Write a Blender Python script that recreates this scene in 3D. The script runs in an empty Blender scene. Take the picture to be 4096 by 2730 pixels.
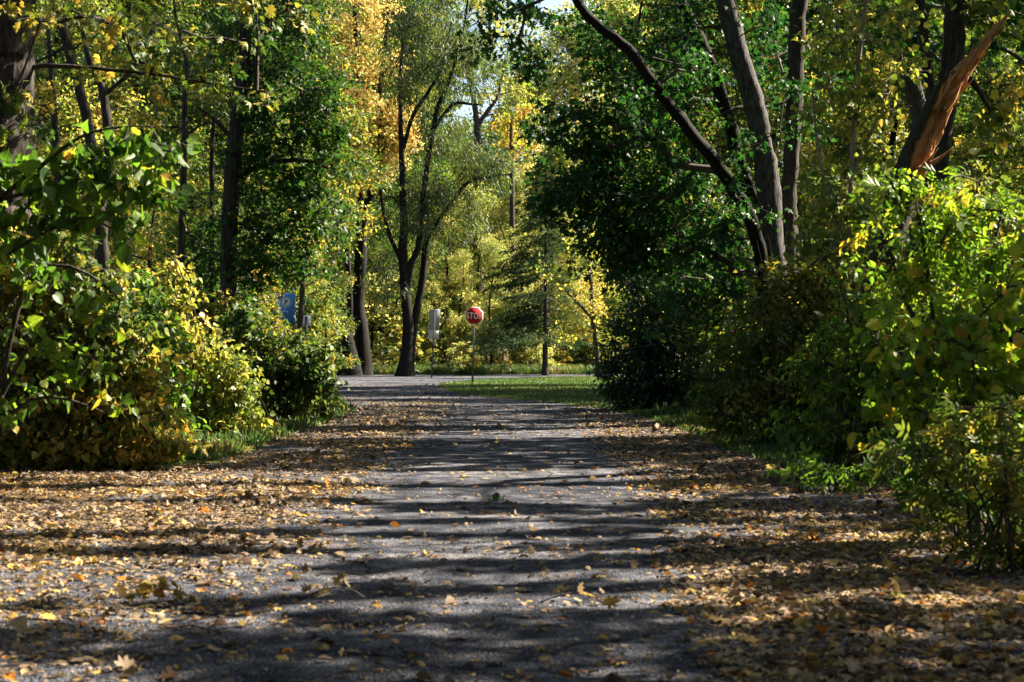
import bpy, math, random
import numpy as np
from mathutils import Vector

rng = np.random.default_rng(7)
random.seed(7)
S = bpy.context.scene
COL = S.collection
F = 1707.0      # focal length in picture widths * 1024
HOR = 350.0     # row of the horizon
CAMH = 1.3

def P(px, py, d):
    return np.array([(px - 512.0) / F * d, d, CAMH + (HOR - py) / F * d])

def G(px, py):
    d = CAMH * F / (py - HOR)
    return ((px - 512.0) / F * d, d)

# ------------------------------------------------------------------ camera, light
cam = bpy.data.cameras.new('camera')
co = bpy.data.objects.new('camera', cam)
COL.objects.link(co)
S.camera = co
co.location = (0, 0, CAMH)
co.rotation_euler = (math.radians(90), 0, 0)
cam.sensor_width = 36.0
cam.lens = 36.0 * F / 1024.0
cam.shift_y = 9.0 / 1024.0
cam.clip_end = 2000
cam.dof.use_dof = True
cam.dof.focus_distance = 36.0
cam.dof.aperture_fstop = 5.0

SUN_EL, SUN_AZ = 39.0, 67.0       # azimuth clockwise from the view direction
w = bpy.data.worlds.new('World')
S.world = w
w.use_nodes = True
nt = w.node_tree
bg = nt.nodes['Background']
sky = nt.nodes.new('ShaderNodeTexSky')
sky.sky_type = 'NISHITA'
sky.sun_disc = False
sky.sun_elevation = math.radians(SUN_EL)
sky.sun_rotation = math.radians(SUN_AZ)
sky.air_density = 1.0
sky.dust_density = 1.8
nt.links.new(sky.outputs[0], bg.inputs[0])
bg.inputs[1].default_value = 0.05
sl = bpy.data.lights.new('sun', 'SUN')
sl.energy = 5.0
sl.angle = math.radians(0.5)
sl.color = (1.0, 0.87, 0.70)
so = bpy.data.objects.new('sun', sl)
COL.objects.link(so)
e, a = math.radians(SUN_EL), math.radians(SUN_AZ)
sd = Vector((math.sin(a) * math.cos(e), math.cos(a) * math.cos(e), math.sin(e)))
so.rotation_euler = (-sd).to_track_quat('-Z', 'Y').to_euler()
so.location = sd * 60
S.view_settings.view_transform = 'Standard'
S.view_settings.look = 'None'
S.view_settings.exposure = 2.45
S.view_settings.gamma = 1.0
try:
    S.cycles.use_denoising = True
    S.cycles.max_bounces = 6
    S.cycles.diffuse_bounces = 4
    S.cycles.glossy_bounces = 2
    S.cycles.transmission_bounces = 4
    S.cycles.sample_clamp_indirect = 8
except Exception:
    pass

# ------------------------------------------------------------------ materials
def new_mat(name):
    m = bpy.data.materials.new(name)
    m.use_nodes = True
    t = m.node_tree
    for n in list(t.nodes):
        t.nodes.remove(n)
    out = t.nodes.new('ShaderNodeOutputMaterial')
    return m, t, out

def ramp(t, stops):
    r = t.nodes.new('ShaderNodeValToRGB')
    el = r.color_ramp.elements
    while len(el) < len(stops):
        el.new(0.5)
    for q, (p, c) in zip(el, stops):
        q.position = p
        q.color = (c[0], c[1], c[2], 1)
    return r

def leaf_mat(name, stops, trans=0.45, gloss=0.03, rough=0.5, tboost=(1.15, 1.1, 0.6)):
    m, t, out = new_mat(name)
    at = t.nodes.new('ShaderNodeAttribute')
    at.attribute_name = 'tint'
    r = ramp(t, stops)
    t.links.new(at.outputs['Fac'], r.inputs[0])
    # mottling inside a leaf
    tc = t.nodes.new('ShaderNodeTexCoord')
    no = t.nodes.new('ShaderNodeTexNoise')
    no.inputs['Scale'].default_value = 22
    no.inputs['Detail'].default_value = 2
    t.links.new(tc.outputs['Object'], no.inputs['Vector'])
    hv = t.nodes.new('ShaderNodeHueSaturation')
    mr = t.nodes.new('ShaderNodeMapRange')
    mr.inputs['To Min'].default_value = 0.72
    mr.inputs['To Max'].default_value = 1.28
    t.links.new(no.outputs['Fac'], mr.inputs['Value'])
    t.links.new(mr.outputs[0], hv.inputs['Value'])
    t.links.new(r.outputs[0], hv.inputs['Color'])
    n3 = t.nodes.new('ShaderNodeTexNoise')
    n3.inputs['Scale'].default_value = 48
    n3.inputs['Detail'].default_value = 1
    t.links.new(tc.outputs['Object'], n3.inputs['Vector'])
    sp = ramp(t, [(0.66, (0, 0, 0)), (0.71, (0.75, 0.75, 0.75))])
    t.links.new(n3.outputs['Fac'], sp.inputs[0])
    ms = t.nodes.new('ShaderNodeMix')
    ms.data_type = 'RGBA'
    t.links.new(sp.outputs[0], ms.inputs[0])
    t.links.new(hv.outputs[0], ms.inputs[6])
    ms.inputs[7].default_value = (0.10, 0.055, 0.02, 1)
    ar = t.nodes.new('ShaderNodeAttribute')
    ar.attribute_name = 'rib'
    rb_ = ramp(t, [(0.0, (0.45, 0.45, 0.45)), (0.06, (0, 0, 0))])
    t.links.new(ar.outputs['Fac'], rb_.inputs[0])
    mb = t.nodes.new('ShaderNodeMix')
    mb.data_type = 'RGBA'
    t.links.new(rb_.outputs[0], mb.inputs[0])
    t.links.new(ms.outputs[2], mb.inputs[6])
    mb.inputs[7].default_value = (0.34, 0.34, 0.14, 1)
    class _o: pass
    hv = _o(); hv.outputs = [mb.outputs[2]]
    df = t.nodes.new('ShaderNodeBsdfDiffuse')
    t.links.new(hv.outputs[0], df.inputs['Color'])
    mul = t.nodes.new('ShaderNodeMix')
    mul.data_type = 'RGBA'
    mul.blend_type = 'MULTIPLY'
    mul.inputs[0].default_value = 1.0
    t.links.new(hv.outputs[0], mul.inputs[6])
    mul.inputs[7].default_value = (tboost[0] * 1.5, tboost[1] * 1.5, tboost[2] * 1.5, 1)
    tr = t.nodes.new('ShaderNodeBsdfTranslucent')
    t.links.new(mul.outputs[2], tr.inputs['Color'])
    mx = t.nodes.new('ShaderNodeMixShader')
    mx.inputs[0].default_value = trans
    t.links.new(df.outputs[0], mx.inputs[1])
    t.links.new(tr.outputs[0], mx.inputs[2])
    gl = t.nodes.new('ShaderNodeBsdfGlossy')
    gl.inputs['Roughness'].default_value = rough
    mg = t.nodes.new('ShaderNodeMixShader')
    mg.inputs[0].default_value = gloss
    t.links.new(mx.outputs[0], mg.inputs[1])
    t.links.new(gl.outputs[0], mg.inputs[2])
    t.links.new(mg.outputs[0], out.inputs[0])
    return m

def bark_mat(name, dark, light, sx=9.0, sz=1.2, bump=0.6, moss=None):
    m, t, out = new_mat(name)
    tc = t.nodes.new('ShaderNodeTexCoord')
    mp = t.nodes.new('ShaderNodeMapping')
    mp.inputs['Scale'].default_value = (sx, sx, sz)
    t.links.new(tc.outputs['Object'], mp.inputs[0])
    no = t.nodes.new('ShaderNodeTexNoise')
    no.inputs['Scale'].default_value = 2.6
    no.inputs['Detail'].default_value = 7
    no.inputs['Roughness'].default_value = 0.65
    no.inputs['Distortion'].default_value = 0.6
    t.links.new(mp.outputs[0], no.inputs['Vector'])
    n2 = t.nodes.new('ShaderNodeTexNoise')
    n2.inputs['Scale'].default_value = 1.3
    n2.inputs['Detail'].default_value = 3
    t.links.new(tc.outputs['Object'], n2.inputs['Vector'])
    r = ramp(t, [(0.36, dark), (0.5, tuple((x + y) / 2 for x, y in zip(dark, light))), (0.66, light)])
    t.links.new(no.outputs['Fac'], r.inputs[0])
    col = r.outputs[0]
    if moss:
        mx = t.nodes.new('ShaderNodeMix')
        mx.data_type = 'RGBA'
        rr = ramp(t, [(0.5, (0, 0, 0)), (0.62, (0.8, 0.8, 0.8))])
        t.links.new(n2.outputs['Fac'], rr.inputs[0])
        t.links.new(rr.outputs[0], mx.inputs[0])
        t.links.new(col, mx.inputs[6])
        mx.inputs[7].default_value = (*moss, 1)
        col = mx.outputs[2]
    bs = t.nodes.new('ShaderNodeBsdfPrincipled')
    bs.inputs['Roughness'].default_value = 0.9
    bs.inputs['Specular IOR Level'].default_value = 0.2
    t.links.new(col, bs.inputs['Base Color'])
    bp = t.nodes.new('ShaderNodeBump')
    bp.inputs['Strength'].default_value = bump
    bp.inputs['Distance'].default_value = 0.04
    t.links.new(no.outputs['Fac'], bp.inputs['Height'])
    t.links.new(bp.outputs[0], bs.inputs['Normal'])
    t.links.new(bs.outputs[0], out.inputs[0])
    return m

def plain_mat(name, c, rough=0.5, metal=0.0, noise=0.0, scale=30.0):
    m, t, out = new_mat(name)
    bs = t.nodes.new('ShaderNodeBsdfPrincipled')
    bs.inputs['Roughness'].default_value = rough
    bs.inputs['Metallic'].default_value = metal
    tc = t.nodes.new('ShaderNodeTexCoord')
    no = t.nodes.new('ShaderNodeTexNoise')
    no.inputs['Scale'].default_value = scale
    no.inputs['Detail'].default_value = 4
    t.links.new(tc.outputs['Object'], no.inputs['Vector'])
    lo = tuple(x * (1 - noise) for x in c)
    hi = tuple(min(1, x * (1 + noise)) for x in c)
    r = ramp(t, [(0.35, lo), (0.65, hi)])
    t.links.new(no.outputs['Fac'], r.inputs[0])
    t.links.new(r.outputs[0], bs.inputs['Base Color'])
    t.links.new(bs.outputs[0], out.inputs[0])
    return m

def ground_mat(name, stops, scale=3.0, bump=0.5, fine=60.0, finemix=0.5):
    m, t, out = new_mat(name)
    tc = t.nodes.new('ShaderNodeTexCoord')
    n1 = t.nodes.new('ShaderNodeTexNoise')
    n1.inputs['Scale'].default_value = scale
    n1.inputs['Detail'].default_value = 6
    n2 = t.nodes.new('ShaderNodeTexNoise')
    n2.inputs['Scale'].default_value = fine
    n2.inputs['Detail'].default_value = 3
    for n in (n1, n2):
        t.links.new(tc.outputs['Object'], n.inputs['Vector'])
    mx = t.nodes.new('ShaderNodeMix')
    mx.inputs[0].default_value = finemix
    t.links.new(n1.outputs['Fac'], mx.inputs[2])
    t.links.new(n2.outputs['Fac'], mx.inputs[3])
    r = ramp(t, stops)
    t.links.new(mx.outputs[0], r.inputs[0])
    bs = t.nodes.new('ShaderNodeBsdfPrincipled')
    bs.inputs['Roughness'].default_value = 0.92
    bs.inputs['Specular IOR Level'].default_value = 0.02
    t.links.new(r.outputs[0], bs.inputs['Base Color'])
    bp = t.nodes.new('ShaderNodeBump')
    bp.inputs['Strength'].default_value = bump
    bp.inputs['Distance'].default_value = 0.02
    t.links.new(n2.outputs['Fac'], bp.inputs['Height'])
    t.links.new(bp.outputs[0], bs.inputs['Normal'])
    t.links.new(bs.outputs[0], out.inputs[0])
    return m

DG, MG, BG_ = (0.012, 0.040, 0.008), (0.035, 0.090, 0.014), (0.075, 0.150, 0.020)
YG, YE, OR_, BR = (0.20, 0.24, 0.028), (0.46, 0.32, 0.040), (0.46, 0.22, 0.045), (0.20, 0.10, 0.04)
M = {}
M['silver'] = leaf_mat('silver_maple_leaf', [(0.0, (0.008, 0.046, 0.010)), (0.5, (0.022, 0.090, 0.016)), (0.8, (0.055, 0.135, 0.022)), (0.97, (0.24, 0.24, 0.04))], trans=0.38, gloss=0.03, rough=0.45)
M['norway'] = leaf_mat('dark_maple_leaf', [(0.0, (0.010, 0.046, 0.006)), (0.5, (0.026, 0.085, 0.010)), (0.85, (0.08, 0.15, 0.016)), (1.0, (0.30, 0.25, 0.03))], trans=0.45)
M['gold'] = leaf_mat('golden_maple_leaf', [(0.0, (0.16, 0.18, 0.035)), (0.3, (0.44, 0.345, 0.075)), (0.65, (0.64, 0.465, 0.14)), (1.0, (0.67, 0.44, 0.19))], trans=0.42, tboost=(1.0, 1.05, 1.0))
M['mixed'] = leaf_mat('yellowing_maple_leaf', [(0.0, DG), (0.30, MG), (0.55, (0.13, 0.16, 0.028)), (0.78, (0.32, 0.27, 0.050)), (1.0, (0.48, 0.29, 0.060))], trans=0.45)
M['lime'] = leaf_mat('lime_green_leaf', [(0.0, (0.035, 0.085, 0.016)), (0.4, (0.14, 0.20, 0.030)), (0.75, (0.33, 0.31, 0.055)), (1.0, (0.52, 0.37, 0.085))], trans=0.5, tboost=(1.1, 1.1, 0.75))
M['glow'] = leaf_mat('painted_sun_leaf', [(0.0, (0.08, 0.13, 0.03)), (0.35, (0.24, 0.29, 0.065)), (0.7, (0.48, 0.44, 0.13)), (1.0, (0.62, 0.47, 0.18))], trans=0.52, tboost=(1.1, 1.08, 0.9))  # paler leaf colour stands in for sunlight on the far trees and bushes
M['boxelder'] = leaf_mat('bright_sapling_leaf', [(0.0, (0.022, 0.07, 0.012)), (0.45, (0.07, 0.16, 0.015)), (0.75, (0.17, 0.27, 0.022)), (0.88, (0.34, 0.31, 0.04)), (1.0, (0.45, 0.26, 0.05))], trans=0.55, gloss=0.03)
M['shrub'] = leaf_mat('dark_shrub_leaf', [(0.0, (0.007, 0.028, 0.012)), (0.55, (0.018, 0.055, 0.014)), (0.9, (0.05, 0.10, 0.02)), (1.0, (0.22, 0.19, 0.03))], trans=0.32, gloss=0.045)
M['willow'] = leaf_mat('willow_leaf', [(0.0, (0.030, 0.062, 0.020)), (0.5, (0.070, 0.110, 0.032)), (1.0, (0.20, 0.20, 0.045))], trans=0.4)
M['needle'] = leaf_mat('spruce_needle', [(0.0, (0.012, 0.042, 0.018)), (0.5, (0.038, 0.078, 0.026)), (0.8, (0.10, 0.13, 0.04)), (1.0, (0.22, 0.18, 0.06))], trans=0.2, gloss=0.02)
M['rust'] = leaf_mat('rusty_red_leaf', [(0.0, (0.12, 0.17, 0.02)), (0.55, (0.34, 0.28, 0.04)), (0.8, (0.50, 0.20, 0.06)), (1.0, (0.50, 0.12, 0.05))], trans=0.45)
M['litter'] = leaf_mat('fallen_leaf', [(0.0, (0.028, 0.017, 0.011)), (0.20, (0.080, 0.046, 0.026)), (0.33, (0.135, 0.118, 0.104)), (0.47, (0.165, 0.115, 0.074)), (0.68, (0.27, 0.205, 0.130)), (0.84, (0.36, 0.235, 0.060)), (0.93, (0.30, 0.25, 0.07)), (1.0, (0.34, 0.13, 0.022))], trans=0.10, gloss=0.02, rough=0.55, tboost=(1, 1, 0.8))
M['grass'] = leaf_mat('grass_blade', [(0.0, (0.022, 0.060, 0.012)), (0.55, (0.055, 0.11, 0.022)), (0.85, (0.13, 0.15, 0.04)), (1.0, (0.22, 0.17, 0.07))], trans=0.35, gloss=0.05)
M['bark'] = bark_mat('grey_brown_bark', (0.012, 0.010, 0.009), (0.075, 0.064, 0.056))
M['bark_grey'] = bark_mat('silvery_bark', (0.014, 0.013, 0.013), (0.125, 0.118, 0.115), sx=12, sz=2.0, bump=0.8)
M['bark_dark'] = bark_mat('dark_bark', (0.003, 0.0027, 0.0024), (0.015, 0.013, 0.011))
M['bark_moss'] = bark_mat('mossy_bark', (0.012, 0.011, 0.008), (0.085, 0.075, 0.058), sx=14, sz=4, bump=0.9, moss=(0.035, 0.045, 0.012))
M['twig'] = plain_mat('twig', (0.045, 0.036, 0.028), 0.9, noise=0.4)
M['twig_pale'] = plain_mat('pale_twig', (0.28, 0.22, 0.17), 0.8, noise=0.3)
def asphalt_mat():
    m, t, out = new_mat('weathered_asphalt')
    tc = t.nodes.new('ShaderNodeTexCoord')
    def noise(scale, det, rough=0.5):
        n_ = t.nodes.new('ShaderNodeTexNoise')
        n_.inputs['Scale'].default_value = scale
        n_.inputs['Detail'].default_value = det
        n_.inputs['Roughness'].default_value = rough
        t.links.new(tc.outputs['Object'], n_.inputs['Vector'])
        return n_
    big, mid, fine = noise(0.35, 4), noise(3.5, 5, 0.6), noise(55, 3, 0.7)
    vo = t.nodes.new('ShaderNodeTexVoronoi')
    vo.inputs['Scale'].default_value = 75
    t.links.new(tc.outputs['Object'], vo.inputs['Vector'])
    r = ramp(t, [(0.30, (0.012, 0.014, 0.020)), (0.45, (0.044, 0.049, 0.063)), (0.56, (0.140, 0.145, 0.165)), (0.70, (0.36, 0.36, 0.375))])
    mx = t.nodes.new('ShaderNodeMix')
    mx.inputs[0].default_value = 0.45
    t.links.new(mid.outputs['Fac'], mx.inputs[2]); t.links.new(fine.outputs['Fac'], mx.inputs[3])
    t.links.new(mx.outputs[0], r.inputs[0])
    # stone to stone variation
    st = t.nodes.new('ShaderNodeMix'); st.data_type = 'RGBA'; st.blend_type = 'MULTIPLY'; st.inputs[0].default_value = 1
    sr_ = ramp(t, [(0.0, (0.72, 0.72, 0.73)), (1.0, (1.26, 1.25, 1.24))])
    t.links.new(vo.outputs['Color'], sr_.inputs[0])
    t.links.new(r.outputs[0], st.inputs[6]); t.links.new(sr_.outputs[0], st.inputs[7])
    # old patches and dust
    pt = t.nodes.new('ShaderNodeMix'); pt.data_type = 'RGBA'; pt.blend_type = 'MULTIPLY'; pt.inputs[0].default_value = 1
    pr = ramp(t, [(0.38, (0.62, 0.63, 0.66)), (0.5, (0.95, 0.95, 0.96)), (0.64, (1.30, 1.24, 1.16))])
    t.links.new(big.outputs['Fac'], pr.inputs[0])
    t.links.new(st.outputs[2], pt.inputs[6]); t.links.new(pr.outputs[0], pt.inputs[7])
    # cracks
    mp = t.nodes.new('ShaderNodeVectorMath'); mp.operation = 'ADD'
    ws = t.nodes.new('ShaderNodeVectorMath'); ws.operation = 'SCALE'; ws.inputs[3].default_value = 0.5
    t.links.new(noise(1.8, 3).outputs['Color'], ws.inputs[0])
    t.links.new(tc.outputs['Object'], mp.inputs[0]); t.links.new(ws.outputs[0], mp.inputs[1])
    vc = t.nodes.new('ShaderNodeTexVoronoi'); vc.feature = 'DISTANCE_TO_EDGE'
    vc.inputs['Scale'].default_value = 0.42
    t.links.new(mp.outputs[0], vc.inputs['Vector'])
    cr = ramp(t, [(0.0, (0.25, 0.25, 0.25)), (0.010, (1, 1, 1))])
    t.links.new(vc.outputs['Distance'], cr.inputs[0])
    cm = t.nodes.new('ShaderNodeMix'); cm.data_type = 'RGBA'; cm.blend_type = 'MULTIPLY'; cm.inputs[0].default_value = 1
    t.links.new(pt.outputs[2], cm.inputs[6]); t.links.new(cr.outputs[0], cm.inputs[7])
    bs = t.nodes.new('ShaderNodeBsdfPrincipled')
    bs.inputs['Roughness'].default_value = 0.95
    bs.inputs['Specular IOR Level'].default_value = 0.02
    t.links.new(cm.outputs[2], bs.inputs['Base Color'])
    ad = t.nodes.new('ShaderNodeMath'); ad.operation = 'ADD'
    t.links.new(fine.outputs['Fac'], ad.inputs[0]); t.links.new(vo.outputs['Distance'], ad.inputs[1])
    bp = t.nodes.new('ShaderNodeBump')
    bp.inputs['Strength'].default_value = 1.0
    bp.inputs['Distance'].default_value = 0.018
    t.links.new(ad.outputs[0], bp.inputs['Height'])
    t.links.new(bp.outputs[0], bs.inputs['Normal'])
    t.links.new(bs.outputs[0], out.inputs[0])
    return m
M['asphalt'] = asphalt_mat()
M['soil'] = ground_mat('forest_floor', [(0.3, (0.022, 0.016, 0.010)), (0.5, (0.07, 0.048, 0.028)), (0.7, (0.16, 0.105, 0.05))], scale=4, fine=30)
M['lawn'] = ground_mat('turf', [(0.3, (0.022, 0.055, 0.010)), (0.55, (0.05, 0.10, 0.018)), (0.75, (0.11, 0.12, 0.035))], scale=1.5, fine=25)
M['red'] = plain_mat('sign_red', (0.34, 0.002, 0.005), 0.95, noise=0.06)
M['white'] = plain_mat('sign_white', (0.86, 0.86, 0.88), 0.6, noise=0.05)
M['alu'] = plain_mat('sign_back_metal', (0.26, 0.27, 0.29), 0.55, 0.2, noise=0.12, scale=12)
M['alu_pale'] = plain_mat('sign_back_pale_metal', (0.42, 0.42, 0.42), 0.55, 0.1, noise=0.08, scale=12)
M['steel'] = plain_mat('galvanised_steel', (0.045, 0.050, 0.058), 0.85, 0.0, noise=0.25)
M['blue'] = plain_mat('sign_blue', (0.085, 0.27, 0.72), 0.6, noise=0.08)
M['green'] = plain_mat('sign_green', (0.04, 0.36, 0.13), 0.4)
M['charcoal'] = plain_mat('sign_charcoal', (0.05, 0.035, 0.04), 0.5)
M['hole'] = plain_mat('punched_hole', (0.55, 0.52, 0.42), 0.6)

def wood_mat():
    m, t, out = new_mat('fresh_split_wood')
    tc = t.nodes.new('ShaderNodeTexCoord')
    mp = t.nodes.new('ShaderNodeMapping')
    m0 = t.nodes.new('ShaderNodeMapping')
    m0.inputs['Rotation'].default_value = (0, math.radians(-29), 0)
    mp.inputs['Scale'].default_value = (20, 20, 1.1)
    t.links.new(tc.outputs['Object'], m0.inputs[0])
    t.links.new(m0.outputs[0], mp.inputs[0])
    n1 = t.nodes.new('ShaderNodeTexNoise')
    n1.inputs['Scale'].default_value = 1.6
    n1.inputs['Detail'].default_value = 8
    t.links.new(mp.outputs[0], n1.inputs['Vector'])
    r = ramp(t, [(0.33, (0.07, 0.028, 0.008)), (0.45, (0.34, 0.145, 0.034)), (0.60, (0.46, 0.22, 0.060)), (0.76, (0.52, 0.31, 0.12))])
    t.links.new(n1.outputs['Fac'], r.inputs[0])
    bs = t.nodes.new('ShaderNodeBsdfPrincipled')
    bs.inputs['Roughness'].default_value = 0.75
    n2 = t.nodes.new('ShaderNodeTexNoise')
    n2.inputs['Scale'].default_value = 4.5
    n2.inputs['Detail'].default_value = 5
    t.links.new(m0.outputs[0], n2.inputs['Vector'])
    gr = ramp(t, [(0.48, (0, 0, 0)), (0.66, (0.45, 0.45, 0.45))])
    t.links.new(n2.outputs['Fac'], gr.inputs[0])
    gm = t.nodes.new('ShaderNodeMix')
    gm.data_type = 'RGBA'
    t.links.new(gr.outputs[0], gm.inputs[0])
    t.links.new(r.outputs[0], gm.inputs[6])
    gm.inputs[7].default_value = (0.10, 0.065, 0.038, 1)
    t.links.new(gm.outputs[2], bs.inputs['Base Color'])
    bp = t.nodes.new('ShaderNodeBump')
    bp.inputs['Strength'].default_value = 0.7
    bp.inputs['Distance'].default_value = 0.02
    t.links.new(n1.outputs['Fac'], bp.inputs['Height'])
    t.links.new(bp.outputs[0], bs.inputs['Normal'])
    t.links.new(bs.outputs[0], out.inputs[0])
    return m
M['wood'] = wood_mat()

# ------------------------------------------------------------------ mesh plumbing
LEAF_RIB = {}
RIB_KEEP = []
def mesh_from(name, V, Fc, mat, parent=None, tint=None, smooth=False, loc=(0, 0, 0)):
    """Triangles only; V in world coordinates, loc is subtracted."""
    V = np.asarray(V, dtype=np.float32) - np.asarray(loc, dtype=np.float32)
    Fc = np.asarray(Fc, dtype=np.int32)
    me = bpy.data.meshes.new(name)
    me.vertices.add(len(V))
    me.vertices.foreach_set('co', V.ravel())
    me.loops.add(len(Fc) * 3)
    me.loops.foreach_set('vertex_index', Fc.ravel())
    me.polygons.add(len(Fc))
    me.polygons.foreach_set('loop_start', np.arange(0, len(Fc) * 3, 3, dtype=np.int32))
    if smooth:
        me.polygons.foreach_set('use_smooth', np.ones(len(Fc), dtype=bool))
    if tint is not None:
        at = me.attributes.new('tint', 'FLOAT', 'POINT')
        at.data.foreach_set('value', np.asarray(tint, dtype=np.float32))
        k_ = LEAF_RIB.get(id(tint))
        a2 = me.attributes.new('rib', 'FLOAT', 'POINT')
        a2.data.foreach_set('value', np.asarray(k_ if k_ is not None and len(k_) == len(V) else np.ones(len(V)), dtype=np.float32))
    me.update(calc_edges=True)
    me.materials.append(mat)
    o = bpy.data.objects.new(name, me)
    COL.objects.link(o)
    if parent is not None:
        o.parent = parent
    return o

def tag(o, label=None, cat=None, group=None, kind=None):
    if label: o['label'] = label
    if cat: o['category'] = cat
    if group: o['group'] = group
    if kind: o['kind'] = kind
    return o

def empty(name, loc, label, cat, group=None):
    o = bpy.data.objects.new(name, None)
    COL.objects.link(o)
    o.location = tuple(float(x) for x in loc)
    o.empty_display_size = 0.3
    return tag(o, label, cat, group)

class Acc:
    def __init__(s):
        s.V, s.F, s.n = [], [], 0
    def add(s, V, Fc):
        V = np.asarray(V, dtype=float)
        s.V.append(V)
        s.F.append(np.asarray(Fc, dtype=np.int64) + s.n)
        s.n += len(V)
    def get(s):
        return np.concatenate(s.V), np.concatenate(s.F)
    def build(s, name, mat, parent=None, loc=(0, 0, 0), smooth=False, tint=None):
        V, Fc = s.get()
        return mesh_from(name, V, Fc, mat, parent, tint, smooth, loc)

def nrm(v):
    return v / np.maximum(np.linalg.norm(v, axis=-1, keepdims=True), 1e-9)

def smooth_path(pts, rad, step=0.25):
    """Catmull-Rom through the points, radii linear."""
    pts = np.asarray(pts, float)
    rad = np.asarray(rad, float)
    n = len(pts)
    ext = np.vstack([2 * pts[0] - pts[1], pts, 2 * pts[-1] - pts[-2]])
    O, R = [], []
    for i in range(n - 1):
        p0, p1, p2, p3 = ext[i:i + 4]
        k = max(2, int(np.linalg.norm(p2 - p1) / step))
        for j in range(k):
            t = j / k
            O.append(0.5 * (2 * p1 + (p2 - p0) * t + (2 * p0 - 5 * p1 + 4 * p2 - p3) * t * t + (-p0 + 3 * p1 - 3 * p2 + p3) * t ** 3))
            R.append(rad[i] * (1 - t) + rad[i + 1] * t)
    O.append(pts[-1]); R.append(rad[-1])
    return np.array(O), np.array(R)

def tube(pts, rad, sides=12, rough=0.06, seed=0, cap=True, ridge=0.0, flare=0.0):
    r = np.random.default_rng(seed)
    n = len(pts)
    tan = nrm(np.gradient(pts, axis=0))
    u = np.cross(tan[0], [0.3, 1, 0.1]); u /= np.linalg.norm(u)
    V = np.zeros((n, sides, 3))
    ang = np.arange(sides) / sides * 2 * np.pi
    ph = r.uniform(0, 6.28, 6)
    rid = r.uniform(-1, 1, sides)
    s = 0.0
    for i in range(n):
        u = u - tan[i] * np.dot(u, tan[i]); u /= np.linalg.norm(u)
        v = np.cross(tan[i], u)
        if i: s += np.linalg.norm(pts[i] - pts[i - 1])
        rr = rad[i] * (1 + rough * (np.sin(2 * ang + ph[0] + s * 0.9) + 0.7 * np.sin(3 * ang + ph[1] - s * 1.3) + 0.6 * np.sin(5 * ang + ph[2] + s * 2.1)) + ridge * rid * (0.6 + 0.4 * np.sin(s * 4 + ang * 3)))
        if ridge:
            rid = np.clip(rid + r.normal(0, 0.25, sides), -1, 1)
        if flare:
            rr = rr * (1 + flare * math.exp(-s / (rad[0] * 2.2)) * (1 + 0.35 * np.sin(4 * ang + ph[3])))
        V[i] = pts[i] + np.outer(np.cos(ang) * rr, u) + np.outer(np.sin(ang) * rr, v)
    idx = np.arange(n * sides).reshape(n, sides)
    A, B = idx[:-1], idx[1:]
    A2, B2 = np.roll(A, -1, 1), np.roll(B, -1, 1)
    Fc = np.concatenate([np.stack([A, A2, B2], -1).reshape(-1, 3), np.stack([A, B2, B], -1).reshape(-1, 3)])
    V = V.reshape(-1, 3)
    if cap:
        V = np.vstack([V, pts[-1] + tan[-1] * rad[-1] * 0.6])
        k = len(V) - 1
        Fc = np.vstack([Fc, np.stack([idx[-1], np.roll(idx[-1], -1), np.full(sides, k)], -1)])
    return V, Fc

def frusta(P0, P1, R0, R1, sides=4):
    P0, P1 = np.asarray(P0), np.asarray(P1)
    n = len(P0)
    t = nrm(P1 - P0)
    h = np.where(np.abs(t[:, 2:3]) > 0.9, [[1.0, 0, 0]], [[0, 0, 1.0]])
    u = nrm(np.cross(t, h)); v = np.cross(t, u)
    ang = np.arange(sides) / sides * 2 * np.pi
    ring = np.cos(ang)[None, :, None] * u[:, None] + np.sin(ang)[None, :, None] * v[:, None]
    V = np.concatenate([P0[:, None] + ring * R0[:, None, None], P1[:, None] + ring * R1[:, None, None]], 1)
    base = (np.arange(n) * 2 * sides)[:, None]
    i = np.arange(sides); j = (i + 1) % sides
    tri = np.concatenate([np.stack([i, j, j + sides], -1), np.stack([i, j + sides, i + sides], -1)])
    Fc = (base[:, :, None] + tri[None]).reshape(-1, 3)
    return V.reshape(-1, 3), Fc

# ------------------------------------------------------------------ leaf shapes (x along the leaf 0..1, y across, z up)
def fan(outline, c=(0.42, 0, 0.05)):
    V = np.array([c] + outline, float)
    n = len(outline)
    Fc = np.array([(0, 1 + i, 1 + (i + 1) % n) for i in range(n)])
    return V, Fc

def mirror(half):
    """half: points from base to tip on the +y side (ends on axis)."""
    out = [half[0]] + half[1:-1] + [half[-1]] + [(x, -y, z) for x, y, z in reversed(half[1:-1])]
    return out

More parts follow.
